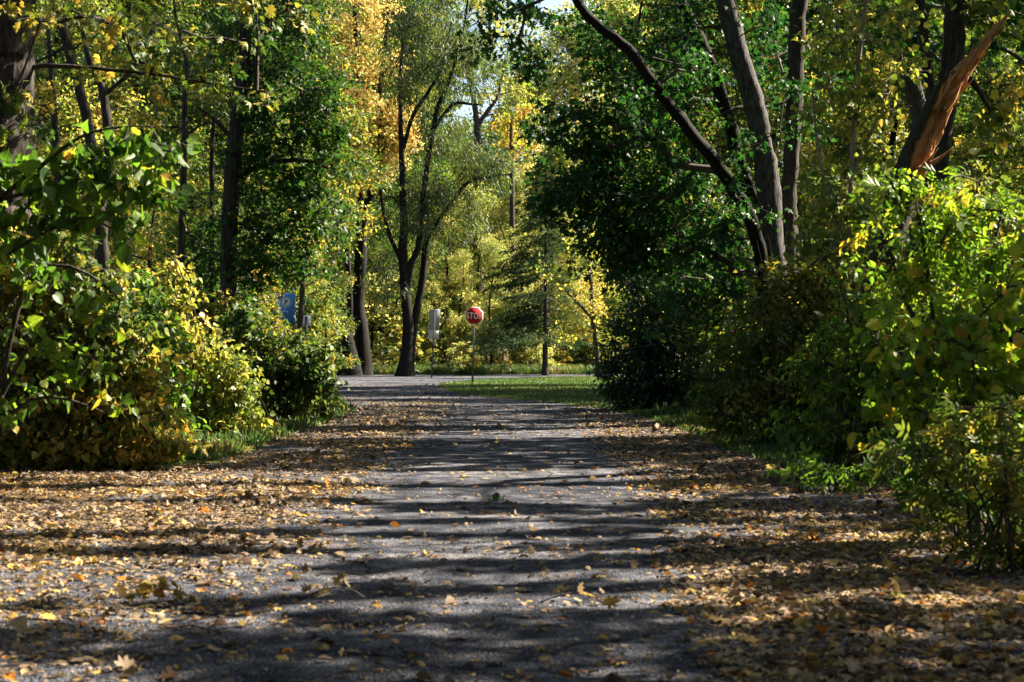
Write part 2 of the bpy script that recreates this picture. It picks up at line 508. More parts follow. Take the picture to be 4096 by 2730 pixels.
LEAF = {}
LEAF['quad'] = (np.array([(0, 0, 0), (0.45, 0.36, 0.06), (1, 0, -0.08), (0.5, -0.36, 0.06)], float), np.array([(0, 2, 1), (0, 3, 2)]))
LEAF['star'] = fan(mirror([(0, 0, 0), (0.10, 0.42, -0.04), (0.36, 0.20, 0.03), (0.62, 0.50, -0.06), (0.66, 0.16, 0.02), (1.0, 0, -0.10)]))
LEAF['maple'] = fan(mirror([(0, 0, 0), (-0.02, 0.30, -0.05), (0.18, 0.26, 0.0), (0.22, 0.52, -0.08), (0.40, 0.42, -0.03), (0.42, 0.22, 0.02), (0.66, 0.48, -0.10), (0.70, 0.14, 0.02), (0.86, 0.16, -0.03), (1.0, 0, -0.12)]))
LEAF['heart'] = fan(mirror([(0.04, 0, 0.02), (-0.06, 0.16, 0.02), (-0.01, 0.34, 0.03), (0.20, 0.46, 0.04), (0.48, 0.43, 0.02), (0.72, 0.26, -0.03), (0.88, 0.09, -0.10), (1.0, 0, -0.17)]), c=(0.40, 0, -0.04))
LEAF['oval'] = fan(mirror([(0, 0, 0), (0.18, 0.20, 0.04), (0.45, 0.30, 0.05), (0.75, 0.19, 0.0), (1.0, 0, -0.10)]), c=(0.45, 0, -0.01))
LEAF['lance'] = (np.array([(0, 0, 0), (0.4, 0.12, 0.02), (1, 0, -0.12), (0.4, -0.12, 0.02)], float), np.array([(0, 2, 1), (0, 3, 2)]))

LEAF['blade'] = (np.array([(0, 0.03, 0), (0.5, 0.028, 0.03), (1, 0, -0.12), (0.5, -0.028, 0.03), (0, -0.03, 0)], float), np.array([(0, 4, 3), (0, 3, 1), (1, 3, 2)]))
def compound():
    V, Fc, n = [], [], 0
    o = mirror([(0, 0, 0), (0.25, 0.17, 0.03), (0.55, 0.19, 0.02), (0.78, 0.09, -0.04), (1.0, 0, -0.12)])
    v0, f0 = fan(o, (0.45, 0, -0.02))
    for (bx, ang, s) in ((0.42, 0, 0.58), (0.36, 62, 0.46), (0.36, -62, 0.46), (0.10, 78, 0.40), (0.10, -78, 0.40)):
        c, s_ = math.cos(math.radians(ang)), math.sin(math.radians(ang))
        v = v0 * s
        q = np.stack([v[:, 0] * c - v[:, 1] * s_ + bx, v[:, 0] * s_ + v[:, 1] * c, v[:, 2] - 0.06 * abs(ang) / 60], -1)
        V.append(q); Fc.append(f0 + n); n += len(q)
    return np.concatenate(V), np.concatenate(Fc)
LEAF['compound'] = compound()
AREA = {'quad': 0.36, 'star': 0.50, 'maple': 0.55, 'heart': 0.65, 'oval': 0.40, 'lance': 0.12, 'blade': 0.05, 'compound': 0.42}

def leaves(kind, pos, axis, nor, size, tint, r):
    V0, F0 = LEAF[kind]
    n, k = len(pos), len(V0)
    axis = nrm(axis)
    nor = nrm(nor - axis * np.sum(nor * axis, 1, keepdims=True))
    side = np.cross(nor, axis)
    # each leaf curls differently
    curl = r.uniform(-0.4, 3.4, n)
    fold = r.normal(0.1, 0.34, n)
    X = V0[None, :, 0] * np.ones((n, 1))
    Y = V0[None, :, 1] * r.uniform(0.8, 1.12, (n, 1))
    Z = V0[None, :, 2] * curl[:, None] + fold[:, None] * np.abs(V0[None, :, 1])
    V = pos[:, None] + size[:, None, None] * (X[..., None] * axis[:, None] + Y[..., None] * side[:, None] + Z[..., None] * nor[:, None])
    Fc = (np.arange(n) * k)[:, None, None] + F0[None]
    tv = np.repeat(tint, k)
    if kind in ('heart', 'maple', 'oval', 'compound'):
        rib = np.abs(V0[:, 1]) * (4.0 if kind == 'oval' else 2.5)
        if kind == 'compound':
            rib = np.ones(k)
            m_ = k // 5
            for q in range(5):
                rib[q * m_] = 0; rib[q * m_ + 1] = 0; rib[q * m_ + 5] = 0
        LEAF_RIB[id(tv)] = np.tile(rib, n)
        RIB_KEEP.append(tv)
    return V.reshape(-1, 3), Fc.reshape(-1, 3), tv

def lowfreq(p, r, f=0.5):
    out = np.zeros(len(p))
    for _ in range(5):
        k = r.normal(0, f, 3)
        out += np.sin(p @ k * 2.2 + r.uniform(0, 6.28))
    return out / 2.2

def skeleton(nodes, sprays, r):
    """Joins spray centres to the stems, nearest first, so that branches fork. -> parent index per node, all positions."""
    pos = [np.array(q) for q in nodes]
    S0 = len(pos)
    d0 = np.array([np.min(np.linalg.norm(nodes - s, axis=1)) for s in sprays])
    order = np.argsort(d0)
    N = S0 + 2 * len(sprays)
    A = np.zeros((N, 3)); A[:S0] = nodes
    parent = np.full(N, -1)
    plen = np.zeros(N)
    n = S0
    tip = np.zeros(len(sprays), int)
    for i in order:
        s = sprays[i]
        dv = s - A[:n]
        dist = np.linalg.norm(dv, axis=1)
        cost = dist * (1 + 0.7 * np.maximum(0, -dv[:, 2] / np.maximum(dist, 1e-6))) + 0.25 * plen[:n]
        j = int(np.argmin(cost))
        mid = A[j] * 0.45 + s * 0.55 + r.normal(0, 0.07, 3) * dist[j] + np.array([0, 0, 0.06 * dist[j]])
        A[n] = mid; parent[n] = j; plen[n] = plen[j] + dist[j] * 0.5
        A[n + 1] = s; parent[n + 1] = n; plen[n + 1] = plen[j] + dist[j]
        tip[i] = n + 1
        n += 2
    cnt = np.ones(N)
    for k in range(N - 1, S0 - 1, -1):
        if parent[k] >= 0:
            cnt[parent[k]] += cnt[k]
    return A, parent, cnt, S0, tip

def crown_parts(stems, centers, owner, leaf, size, nl, sr, root, base, mats, seed, tint=0.45, tvar=(0.18, 0.12, 0.10), nb=0.7, droop=0.5, flat=0.5, hang=0.0, twig_r=0.0045, bsides=4, branch_mat=None, stem_acc=None):
    r = np.random.default_rng(seed)
    nodes = np.concatenate([s[0][max(1, len(s[0]) // 6):] for s in stems])
    A, par, cnt, S0, tip = skeleton(nodes, centers, r)
    k = np.arange(S0, len(A))
    R1 = twig_r * np.power(cnt[k], 0.48)
    R0 = np.where(par[k] < S0, R1 * 1.15, twig_r * np.power(np.minimum(cnt[par[k]], cnt[k] * 1.6), 0.48))
    V, Fc = frusta(A[par[k]], A[k], R0, R1, bsides)
    # twigs within each spray
    n = len(centers)
    ctr = np.mean(centers, axis=0)
    dirs = nrm(A[tip] - A[par[par[tip]]] + r.normal(0, 0.1, (n, 3)))
    nt_ = 3
    td = nrm(np.repeat(dirs, nt_, 0) + r.normal(0, 0.55, (n * nt_, 3)) * [1, 1, 0.5])
    T0 = np.repeat(centers - dirs * sr * 0.5, nt_, 0)
    T1 = T0 + td * (sr * r.uniform(0.7, 1.5, (n * nt_, 1)))
    V2, F2 = frusta(T0, T1, np.full(n * nt_, twig_r), np.full(n * nt_, twig_r * 0.4), 3)
    if stem_acc is not None and len(k) + len(T0) < 795:
        stem_acc.add(V, Fc); stem_acc.add(V2, F2)
    else:
        acc = Acc(); acc.add(V, Fc); acc.add(V2, F2)
        acc.build('branches', branch_mat or M['twig'], root, base)
    # leaves
    m = n * nl
    c = np.repeat(centers, nl, 0)
    dd = np.repeat(dirs, nl, 0)
    off = r.normal(0, 1, (m, 3)) * [1, 1, flat] * sr * 0.55
    # sit most leaves along the twigs
    pick = np.repeat(np.arange(n), nl) * nt_ + r.integers(0, nt_, m)
    along = r.uniform(0.1, 1.05, (m, 1))
    on = T0[pick] + (T1[pick] - T0[pick]) * along + r.normal(0, 0.16, (m, 3)) * sr
    usetw = r.random(m) < 0.65
    pos = np.where(usetw[:, None], on, c + off)
    if hang:
        t = r.random((m, 1))
        pos = c + r.normal(0, 0.35, (m, 3)) * sr * [1, 1, 0.4] + np.array([0, 0, -1.0]) * t * hang + dd * sr * 0.5 * np.sqrt(t)
    side = nrm(pos - c + r.normal(0, 0.35, (m, 3)) * sr)
    axis = nrm(side * 0.8 + dd * 0.5 + r.normal(0, 0.35, (m, 3)) + np.array([0, 0, -droop]))
    nor = np.array([0, 0, nb]) + r.normal(0, 0.6, (m, 3))
    sz = size * np.clip(r.normal(1, 0.30, m), 0.4, 1.8)
    tn = tint + tvar[0] * np.repeat(lowfreq(centers, r), nl) + tvar[1] * np.repeat(r.normal(0, 1, n), nl) + tvar[2] * r.normal(0, 1, m)
    V, Fc, tv = leaves(leaf, pos, axis, nor, sz, np.clip(tn, 0, 1), r)
    mesh_from('crown', V, Fc, mats['leaf'], root, tv, False, base)

def blob_centers(blobs, d, size, nl, leaf, r, dk=0.8):
    C = []
    for b in blobs:
        px, py, rx, ry, lai = b[:5]
        dd = d + (b[5] if len(b) > 5 else 0.0)
        c = P(px, py, dd)
        Rx, Rz = rx / F * dd, ry / F * dd
        Ry = min(max(Rx, Rz), 2.2 * min(Rx, Rz)) * dk
        n = int(lai * math.pi * Rx * Rz / (AREA[leaf] * size * size) / nl) + 2
        u = nrm(r.normal(0, 1, (n, 3))) * np.power(r.random((n, 1)), 1 / 2.6)
        q = c + u * [Rx, Ry, Rz]
        q[:, 2] = np.maximum(q[:, 2], 0.08)
        C.append(q)
    return np.concatenate(C)

SEED = [100]
LK = 1.0
def plant(name, label, cat, d, base_px, stems_px, blobs, leaf, size, mat, bark='bark', barks=None, lk=1.0, nl=30, sr=0.35, sides=12, group=None, flare=0.3, ridge=0.0, rough=0.05, extra=None, base_d=None, step=0.25, nstem=0, stem_r=0.015, **kw):
    """A tree or shrub at distance d, stems and crown blobs read off the picture (their real size follows from d)."""
    SEED[0] += 1
    sd_ = SEED[0]
    r = np.random.default_rng(sd_)
    bx = (base_px - 512.0) / F * d
    base = np.array([bx, d, 0.0])
    root = empty(name, base, label, cat, group)
    stems = []
    acc = Acc()
    cen = blob_centers([(*b[:4], b[4] * lk, *b[5:]) for b in blobs], d, size, nl, leaf, r) if blobs else None
    for q, st in enumerate(stems_px):
        pts, rad = [], []
        for p in st:
            px, py, wpx = p[:3]
            dd = d + (p[3] if len(p) > 3 else 0)
            pts.append(np.array([*P(px, py, dd)]))
            rad.append(wpx / 2 / F * dd)
        pts[0][2] = min(pts[0][2], pts[0][2]) if pts[0][2] > 0.6 else -0.05
        pp, rr = smooth_path(pts, rad, step)
        jit = r.normal(0, 1, (len(pp), 3)) * np.minimum(rr, 0.1)[:, None] * 0.10
        pp = pp + jit
        stems.append((pp, rr))
        tb = tube(pp, rr, sides, rough, sd_ * 7 + q, flare=flare if pts[0][2] < 0.2 else 0, ridge=ridge)
        if barks and barks[q] != bark:
            mesh_from('trunk', *tb, M[barks[q]], root, None, True, base)
        else:
            acc.add(*tb)
    for q in range(nstem):       # shrubs: stems spread from the base to the crown
        t = cen[r.integers(0, len(cen))]
        b0 = base + np.array([r.normal(0, 0.18), r.normal(0, 0.18), -0.03])
        mid = b0 * 0.5 + t * 0.5 + np.array([0, 0, 0.12 * np.linalg.norm(t - b0)])
        pp, rr = smooth_path([b0, mid, t], [stem_r * 1.3, stem_r, stem_r * 0.4], 0.15)
        stems.append((pp, rr))
        acc.add(*tube(pp, rr, 6, 0.04, sd_ * 7 + q))
    if cen is not None:
        crown_parts(stems, cen, None, leaf, size, nl, sr, root, base, {'leaf': M[mat]}, sd_ + 5000, stem_acc=acc, **kw)
    acc.build('trunk' if not nstem or stems_px else 'stems', M[bark], root, base, smooth=True)
    return root

# ------------------------------------------------------------------ ground, roads, lawn
def sheet(name, poly, z, mat, kind='structure', label=None):
    import mathutils
    pts = [Vector((x, y, 0)) for x, y in poly]
    tris = mathutils.geometry.tessellate_polygon([pts])
    V = [(x, y, z) for x, y in poly]
    Fc = []
    for t in tris:
        a_, b_, c_ = [np.array(V[i]) for i in t]
        n = np.cross(b_ - a_, c_ - a_)[2]
        Fc.append(t if n > 0 else (t[0], t[2], t[1]))
    o = mesh_from(name, V, Fc, mat)
    o['kind'] = kind
    if label: o['label'] = label
    return o

def spline2(pts, k=6):
    pts = np.asarray([(x, y, 0) for x, y in pts], float)
    pp, _ = smooth_path(pts, np.ones(len(pts)), 0.6)
    return [(float(p[0]), float(p[1])) for p in pp]

def wob(pts, amp, seed):
    r = np.random.default_rng(seed)
    return [(x + r.normal(0, amp), y + r.normal(0, amp)) for x, y in pts]

sheet('ground', [(-400, -40), (400, -40), (400, 700), (-400, 700)], 0.0, M['soil'], label='brown forest floor beneath the trees')
right_edge = spline2([(3.5, -10), (3.5, 10), (3.15, 17), (2.8, 22), (2.72, 29), (2.35, 35), (1.7, 39.5), (0.6, 43.5), (-0.9, 48), (-2.1, 55), (-2.7, 63), (-2.4, 69), (0.0, 78), (7, 84), (40, 92)])
left_edge = spline2([(-40, 86), (-14, 60), (-9, 49), (-6, 45), (-4.6, 42), (-3.5, 38), (-3.3, 31), (-3.3, 25), (-3.5, 17), (-3.7, 8), (-3.7, -10)])
road_poly = wob(right_edge, 0.05, 1) + [(40, 98), (10, 92.5), (-2, 89), (-14, 89), (-40, 100)] + wob(left_edge, 0.05, 2)
sheet('road', road_poly, 0.004, M['asphalt'], label='leaf strewn grey asphalt park road curving out of sight')
lawn_r = [p for p in right_edge if 20 < p[1] < 84.5 and p[0] < 7.2] + [(40, 91), (40, 20)]
sheet('lawn', wob(lawn_r[:-2], 0.04, 3) + lawn_r[-2:], 0.008, M['lawn'], label='mown green lawn behind the stop sign')
lawn_l = [p for p in left_edge if 19 < p[1] < 50]
sheet('verge', wob(lawn_l, 0.04, 4) + [(-3.9, 19), (-16, 19), (-16, 49)], 0.008, M['lawn'], label='grass verge below the sunlit bush')

def inside(poly, x, y):
    px = np.array([p[0] for p in poly]); py = np.array([p[1] for p in poly])
    qx, qy = np.roll(px, -1), np.roll(py, -1)
    c = np.zeros(len(x), bool)
    for a0, b0, a1, b1 in zip(px, py, qx, qy):
        if b0 == b1: continue
        t = ((b0 > y) != (b1 > y)) & (x < (a1 - a0) * (y - b0) / (b1 - b0) + a0)
        c ^= t
    return c

# grass blades
def blades(name, n, xr, yr, poly, hgt, label):
    r = np.random.default_rng(hash(name) % 1000 + 3 if False else n)
    # more per square metre near the camera
    y = yr[0] + (yr[1] - yr[0]) * np.power(r.random(n), 1.7)
    x = r.uniform(xr[0], xr[1], n)
    k = inside(poly, x, y) & (np.abs(x) < y * 0.33)
    x, y = x[k], y[k]
    n = len(x)
    pos = np.stack([x, y, np.full(n, 0.004)], -1)
    axis = np.array([0, 0, 1.0]) + r.normal(0, 0.45, (n, 3)) * [1, 1, 0.1]
    nor = r.normal(0, 1, (n, 3))
    sz = hgt * r.uniform(0.5, 1.4, n)
    tn = np.clip(0.42 + 0.32 * lowfreq(pos, r, 0.8) + r.normal(0, 0.2, n), 0, 1)
    V, Fc, tv = leaves('blade' if hgt > 0.15 else 'lance', pos, axis, nor, sz, tn, r)
    o = mesh_from(name, V, Fc, M['grass'], None, tv)
    tag(o, label, None, None, 'stuff')
blades('lawn_grass', 130000, (-4, 14), (26, 84), lawn_r, 0.07, 'short mown grass of the lawn behind the stop sign')
blades('verge_grass', 40000, (-9, -1.8), (20, 47), lawn_l + [(-3.9, 19), (-16, 19), (-16, 49)], 0.075, 'grass of the verge at the foot of the sunlit bush')
shoulder = [(3.0, 18), (2.78, 22), (2.72, 29), (2.4, 35), (8, 40), (10, 20), (6, 16), (4.2, 17)]
blades('shoulder_grass', 70000, (2.2, 8), (16, 40), shoulder, 0.08, 'grass strip below the dark shrubs beside the road')

blades('left_weeds', 34000, (-8, -3.3), (19.2, 37), [(-3.9, 19.2), (-3.5, 21), (-3.45, 24), (-3.4, 37), (-5, 37), (-6.6, 22), (-6.2, 19.2)], 0.15, 'weeds and tall grass along the foot of the left bushes')
blades('right_weeds', 50000, (3.0, 8), (9, 37), [(3.5, 9), (3.5, 22), (3.35, 30), (3.0, 36), (6, 37), (6.4, 20), (4.4, 9)], 0.20, 'weeds and tall grass along the foot of the right shrubs')
blades('far_weeds', 90000, (-14, 12), (88.5, 97), [(-14, 90), (-2, 89.4), (10, 93), (12, 97), (-14, 97)], 0.45, 'tall weeds along the far edge of the crossing')

# ------------------------------------------------------------------ fallen leaves
def litter_points(n, seed):
    r = np.random.default_rng(seed)
    y = 5.6 * np.power(64 / 5.6, r.random(n) ** 0.92)
    x = r.uniform(-1, 1, n) * (y * 0.335)
    # coverage: dense along both sides, thin on the wheel track, patchy
    p2 = np.stack([x, y, 0 * x], -1)
    g = 0.5 + 0.35 * lowfreq(p2, r, 0.9) + 0.3 * lowfreq(p2, np.random.default_rng(seed + 1), 2.6)
    edge_l = np.clip((-1.0 - x) / 1.1, 0, 1)
    edge_r = np.clip((x - 1.0) / 0.8, 0, 1)
    base = 0.010 + 0.026 * np.clip(g, 0, 1.5) * (0.4 + 0.6 * np.clip((y - 8) / 8, 0, 1))
    near_l = np.clip((y - 9.0) / 6.0, 0.0, 1)            # the left side thins out towards the camera
    w_ = base + 0.60 * edge_l * (0.10 + 0.90 * near_l) * np.clip(-0.05 + 1.35 * g, 0.08, 1.4)
    near_r = np.clip((x - 0.75) / 1.0, 0, 1)
    w_ = w_ + 0.62 * np.where(y < 11, near_r, edge_r) * np.clip(0.0 + 1.3 * g, 0.14, 1.4)
    w_ = np.where((x < -1.5) & (y > 24), np.maximum(w_, 0.34), w_)
    w_ = np.where(inside(lawn_r, x, y) & (y > 19), w_ * 0.22, w_)
    w_ = np.where(y > 42, 0.10 + 0 * w_, w_)
    w_ = np.where((y > 27) & (y < 40), w_ * 0.8 + 0.06, w_)
    w_ = np.where((y > 38) & (x > -1) & inside(lawn_r, x, y), 0.16, w_)
    k = (r.random(n) < w_) & (x > -7.5 - 0.02 * y) & (x < 7)
    return x[k], y[k], r

LX, LY, lr = litter_points(700000, 21)
n = len(LX)
order = np.argsort(LY)
LX, LY = LX[order], LY[order]
pos = np.stack([LX, LY, lr.uniform(0.007, 0.02, n)], -1)
axis = lr.normal(0, 1, (n, 3)) * [1, 1, 0.22]
nor = np.array([0, 0, 1.0]) + lr.normal(0, 0.20, (n, 3))
up = lr.random(n) < 0.02
nor[up] = lr.normal(0, 1, (up.sum(), 3)); pos[up, 2] += 0.02
sz = np.clip(np.exp(lr.normal(math.log(0.029), 0.45, n)), 0.011, 0.085) * (1 + 0.006 * LY)
tn = np.clip(lr.normal(0.55, 0.24, n) + 0.10 * lowfreq(pos, lr, 0.7), 0, 1)
# the single ones nearest to the camera are things
vis = np.where((np.abs(LX) < LY * 0.305) & (LY > 6.55) & (sz > 0.034) & (LY < 12))[0][:300]
sing = np.zeros(n, bool); sing[vis] = True
kinds = lr.random(n)
accL = {}
for kind, lo, hi in (('maple', 0.0, 0.55), ('heart', 0.55, 0.8), ('oval', 0.8, 1.01)):
    k = (kinds >= lo) & (kinds < hi) & ~sing
    near = k & (LY < 30)
    accL[kind] = leaves(kind, pos[near], axis[near], nor[near], sz[near] * (1.15 if kind == 'maple' else 1), tn[near], lr)
far = (~sing) & (LY >= 30)
accL['far'] = leaves('quad', pos[far], axis[far], nor[far], sz[far] * 1.2, tn[far], lr)
V_, F_, T_, off_ = [], [], [], 0
for v, f, t in accL.values():
    V_.append(v); F_.append(f + off_); T_.append(t); off_ += len(v)
o = mesh_from('leaf_litter', np.concatenate(V_), np.concatenate(F_), M['litter'], None, np.concatenate(T_))
tag(o, 'brown and yellow fallen leaves strewn over the road and its edges', None, None, 'stuff')

# small twigs and petioles among the leaves
k = lr.random(n) < 0.012
q0 = pos[k] + [0, 0, 0.012]
ang = lr.uniform(0, 6.283, len(q0))
ln = lr.uniform(0.05, 0.28, len(q0))
q1 = q0 + np.stack([np.cos(ang) * ln, np.sin(ang) * ln, lr.uniform(-0.006, 0.02, len(q0))], -1)
o = mesh_from('twig_litter', *frusta(q0, q1, lr.uniform(0.0015, 0.004, len(q0)), np.full(len(q0), 0.001), 4), M['twig'])
tag(o, 'thin broken twigs scattered among the fallen leaves', None, None, 'stuff')

def leaf_colour(t):
    return ('dark brown' if t < 0.3 else 'brown' if t < 0.48 else 'tan' if t < 0.72 else 'yellow')
for i in vis:
    kind = 'maple' if kinds[i] < 0.55 else 'heart' if kinds[i] < 0.8 else 'oval'
    s1 = sz[i:i + 1] * (1.15 if kind == 'maple' else 1)
    V, Fc, tv = leaves(kind, pos[i:i + 1], axis[i:i + 1], nor[i:i + 1], s1, tn[i:i + 1], lr)
    o = mesh_from('fallen_leaf', V, Fc, M['litter'], None, tv, False, pos[i])
    o.location = [float(q) for q in pos[i]]
    c = leaf_colour(tn[i])
    side = 'right edge' if LX[i] > 0.45 else 'left half' if LX[i] < -0.5 else 'bare middle'
    tag(o, '%s fallen leaf lying on the %s of the nearest stretch of road' % (c, side), 'leaf', '%s fallen leaves on the %s of the nearest road' % (c, side))

# sprigs of leaves fallen whole
def sprig(px, py, n, size, tint, label, lift=0.05):
    x, y = G(px, py)
    r = np.random.default_rng(int(px))
    root = empty('fallen_sprig', (x, y, 0), label, 'sprig')
    base = np.array([x, y, 0.0])
    t = np.linspace(-0.5, 0.5, 9)
    pts = np.stack([x + t * size * 4, y + 0.03 * np.sin(t * 7), 0.03 + lift * (1 - 4 * t * t)], -1)
    mesh_from('twig', *tube(pts, np.full(9, 0.004), 5), M['twig'], root, None, True, base)
    k = r.integers(0, 9, n)
    pos = pts[k] + r.normal(0, 0.02, (n, 3)) * [1, 1, 0.6]
    pos[:, 2] = np.maximum(pos[:, 2], 0.012)
    axis = r.normal(0, 1, (n, 3)) * [1, 1, 0.5] + [0, 0, 0.25]
    nor = r.normal(0, 0.7, (n, 3)) + [0, -0.3, 0.7]
    V, Fc, tv = leaves('maple', pos, axis, nor, size * r.uniform(0.7, 1.2, n), np.clip(r.normal(tint, 0.08, n), 0, 1), r)
    V[:, 2] = np.maximum(V[:, 2], 0.007)
    mesh_from('leaves', V, Fc, M['litter'] if tint > 0.1 else M['silver'], root, np.clip(tv + (0.5 if tint <= 0.1 else 0), 0, 1), False, base)
sprig(160, 605, 20, 0.085, 0.88, 'yellow leafy sprig lying on the left half of the road')
sprig(258, 507, 9, 0.10, 0.15, 'upright dark brown curled sprig among fallen leaves')
sprig(500, 509, 5, 0.07, 0.05, 'small green leafy sprig lying on the middle of the road')
sprig(335, 603, 7, 0.075, 0.70, 'curled tan sprig lying left of the road middle')
sprig(572, 609, 4, 0.08, 0.80, 'large pale yellow leaf sprig right of the road middle')
sprig(375, 425, 14, 0.10, 0.45, 'heap of curled tan leaves on the sunlit road edge')
sprig(660, 433, 10, 0.10, 0.25, 'dark curled leaf sprig on the sunny right road edge')

exec_parts = []
# ------------------------------------------------------------------ signs
def box(acc, x0, x1, y0, y1, z0, z1):
    V = [(x, y, z) for x in (x0, x1) for y in (y0, y1) for z in (z0, z1)]
    Fq = [(0, 1, 3, 2), (4, 6, 7, 5), (0, 4, 5, 1), (2, 3, 7, 6), (0, 2, 6, 4), (1, 5, 7, 3)]
    acc.add(V, [t for q in Fq for t in ((q[0], q[1], q[2]), (q[0], q[2], q[3]))])

def prism(acc, outline, y0, y1):
    """outline (x, z) seen from the camera, convex; extruded along y."""
    n = len(outline)
    V = [(x, y0, z) for x, z in outline] + [(x, y1, z) for x, z in outline]
    Fc = [(0, i, i + 1) for i in range(1, n - 1)] + [(n, n + i + 1, n + i) for i in range(1, n - 1)]
    for i in range(n):
        j = (i + 1) % n
        Fc += [(i, i + n, j + n), (i, j + n, j)]
    acc.add(V, Fc)

def rrect(w_, h_, rad, cz=0.0, k=5):
    pts = []
    for cx, cz_, a0 in ((w_ / 2 - rad, h_ / 2 - rad, 0), (-w_ / 2 + rad, h_ / 2 - rad, 90), (-w_ / 2 + rad, -h_ / 2 + rad, 180), (w_ / 2 - rad, -h_ / 2 + rad, 270)):
        for i in range(k + 1):
            a_ = math.radians(a0 + 90 * i / k)
            pts.append((cx + rad * math.cos(a_), cz + cz_ + rad * math.sin(a_)))
    return pts

def ring(acc, r0, r1, y0, y1, cx=0, cz=0, n=40):
    a_ = np.arange(n) / n * 2 * np.pi
    V = []
    for rr, y in ((r0, y0), (r1, y0), (r1, y1), (r0, y1)):
        V += [(cx + rr * math.cos(q), y, cz + rr * math.sin(q)) for q in a_]
    Fc = []
    for b in range(4):
        for i in range(n):
            j = (i + 1) % n
            A, B = b * n, ((b + 1) % 4) * n
            Fc += [(A + i, B + i, B + j), (A + i, B + j, A + j)]
    acc.add(V, Fc)

def disc(r_, cx=0, cz=0, n=36):
    return [(cx + r_ * math.cos(2 * math.pi * i / n), cz + r_ * math.sin(2 * math.pi * i / n)) for i in range(n)]

def local(acc, name, mat, root, smooth=False):
    V, Fc = acc.get()
    return mesh_from(name, V, Fc, mat, root, None, smooth)

def lettering(text, size, mat, root, x, y, z, align='CENTER', sx=1.0, name='lettering', bold=0.0, spacing=1.0, fit=None):
    cu = bpy.data.curves.new(name, 'FONT')
    cu.body = text
    cu.size = size
    cu.align_x = align
    cu.align_y = 'CENTER'
    cu.offset = bold
    cu.extrude = 0.002
    cu.space_character = spacing
    tmp = bpy.data.objects.new('tmp', cu)
    COL.objects.link(tmp)
    bpy.context.view_layer.update()
    me = bpy.data.meshes.new_from_object(tmp.evaluated_get(bpy.context.evaluated_depsgraph_get()))
    bpy.data.objects.remove(tmp)
    bpy.data.curves.remove(cu)
    me.materials.clear()
    me.materials.append(mat)
    o = bpy.data.objects.new(name, me)
    COL.objects.link(o)
    o.parent = root
    o.rotation_euler = (math.radians(90), 0, 0)
    o.scale = (sx, 1, 1)
    if fit:
        vs = np.array([v.co for v in me.vertices])
        lo, hi = vs.min(0), vs.max(0)
        for v in me.vertices:
            v.co.x = (v.co.x - (lo[0] + hi[0]) / 2) * fit[0] / (hi[0] - lo[0])
            v.co.y = (v.co.y - (lo[1] + hi[1]) / 2) * fit[1] / (hi[1] - lo[1])
        o.scale = (1, 1, 1)
    o.location = (x, y, z)
    return o

def u_post(root, z0, z1, y=0.02, w_=0.055, holes=True, mat='steel', hole_side=-1):
    acc = Acc()
    t = 0.004
    box(acc, -w_ / 2 + 0.014, w_ / 2 - 0.014, y, y + t, z0, z1)                # web
    box(acc, -w_ / 2 + 0.010, -w_ / 2 + 0.014, y, y + 0.03, z0, z1)           # sides of the channel
    box(acc, w_ / 2 - 0.014, w_ / 2 - 0.010, y, y + 0.03, z0, z1)
    box(acc, -w_ / 2, -w_ / 2 + 0.010, y + 0.026, y + 0.03, z0, z1)           # flanges
    box(acc, w_ / 2 - 0.010, w_ / 2, y + 0.026, y + 0.03, z0, z1)
    p = local(acc, 'post', M[mat], root)
    if holes:
        acc = Acc()
        z = z0 + 0.35
        while z < z1 - 0.05:
            prism(acc, disc(0.007, 0, z, 8), y - 0.002 if hole_side < 0 else y + t, y if hole_side < 0 else y + t + 0.002)
            z += 0.075
        h = local(acc, 'punched_holes', M['hole'], p)
    return p

# stop sign
d = 68.0
sx_ = (472.5 - 512) / F * d
stop = empty('stop_sign', (sx_, d, 0), 'red octagonal stop sign with white letters on a thin metal post', 'stop sign')
ST_Z = CAMH + (HOR - 315.7) / F * d
R8 = 17.6 / 2 / F * d / math.cos(math.radians(22.5))
octo = lambda q: [(q * math.cos(math.radians(22.5 + 45 * i)), ST_Z + q * math.sin(math.radians(22.5 + 45 * i))) for i in range(8)]
acc = Acc(); prism(acc, octo(R8), 0.006, 0.012); local(acc, 'border', M['white'], stop)
acc = Acc(); prism(acc, octo(R8 * 0.945), 0.0025, 0.006); local(acc, 'sign_face', M['red'], stop)
lettering('STOP', R8 * 0.86, M['white'], stop, 0.0, 0.0005, ST_Z, bold=0.003, spacing=1.2, fit=(R8 * 1.60, R8 * 0.68))
for zz in (ST_Z + R8 * 0.80, ST_Z - R8 * 0.76):
    acc = Acc(); prism(acc, disc(0.014, 0, zz, 12), -0.002, 0.003); local(acc, 'bolt', M['hole'], stop)
u_post(stop, -0.1, ST_Z + R8 * 0.8, y=0.014, w_=0.075)
stop.rotation_euler = (0, math.radians(1.5), math.radians(2))

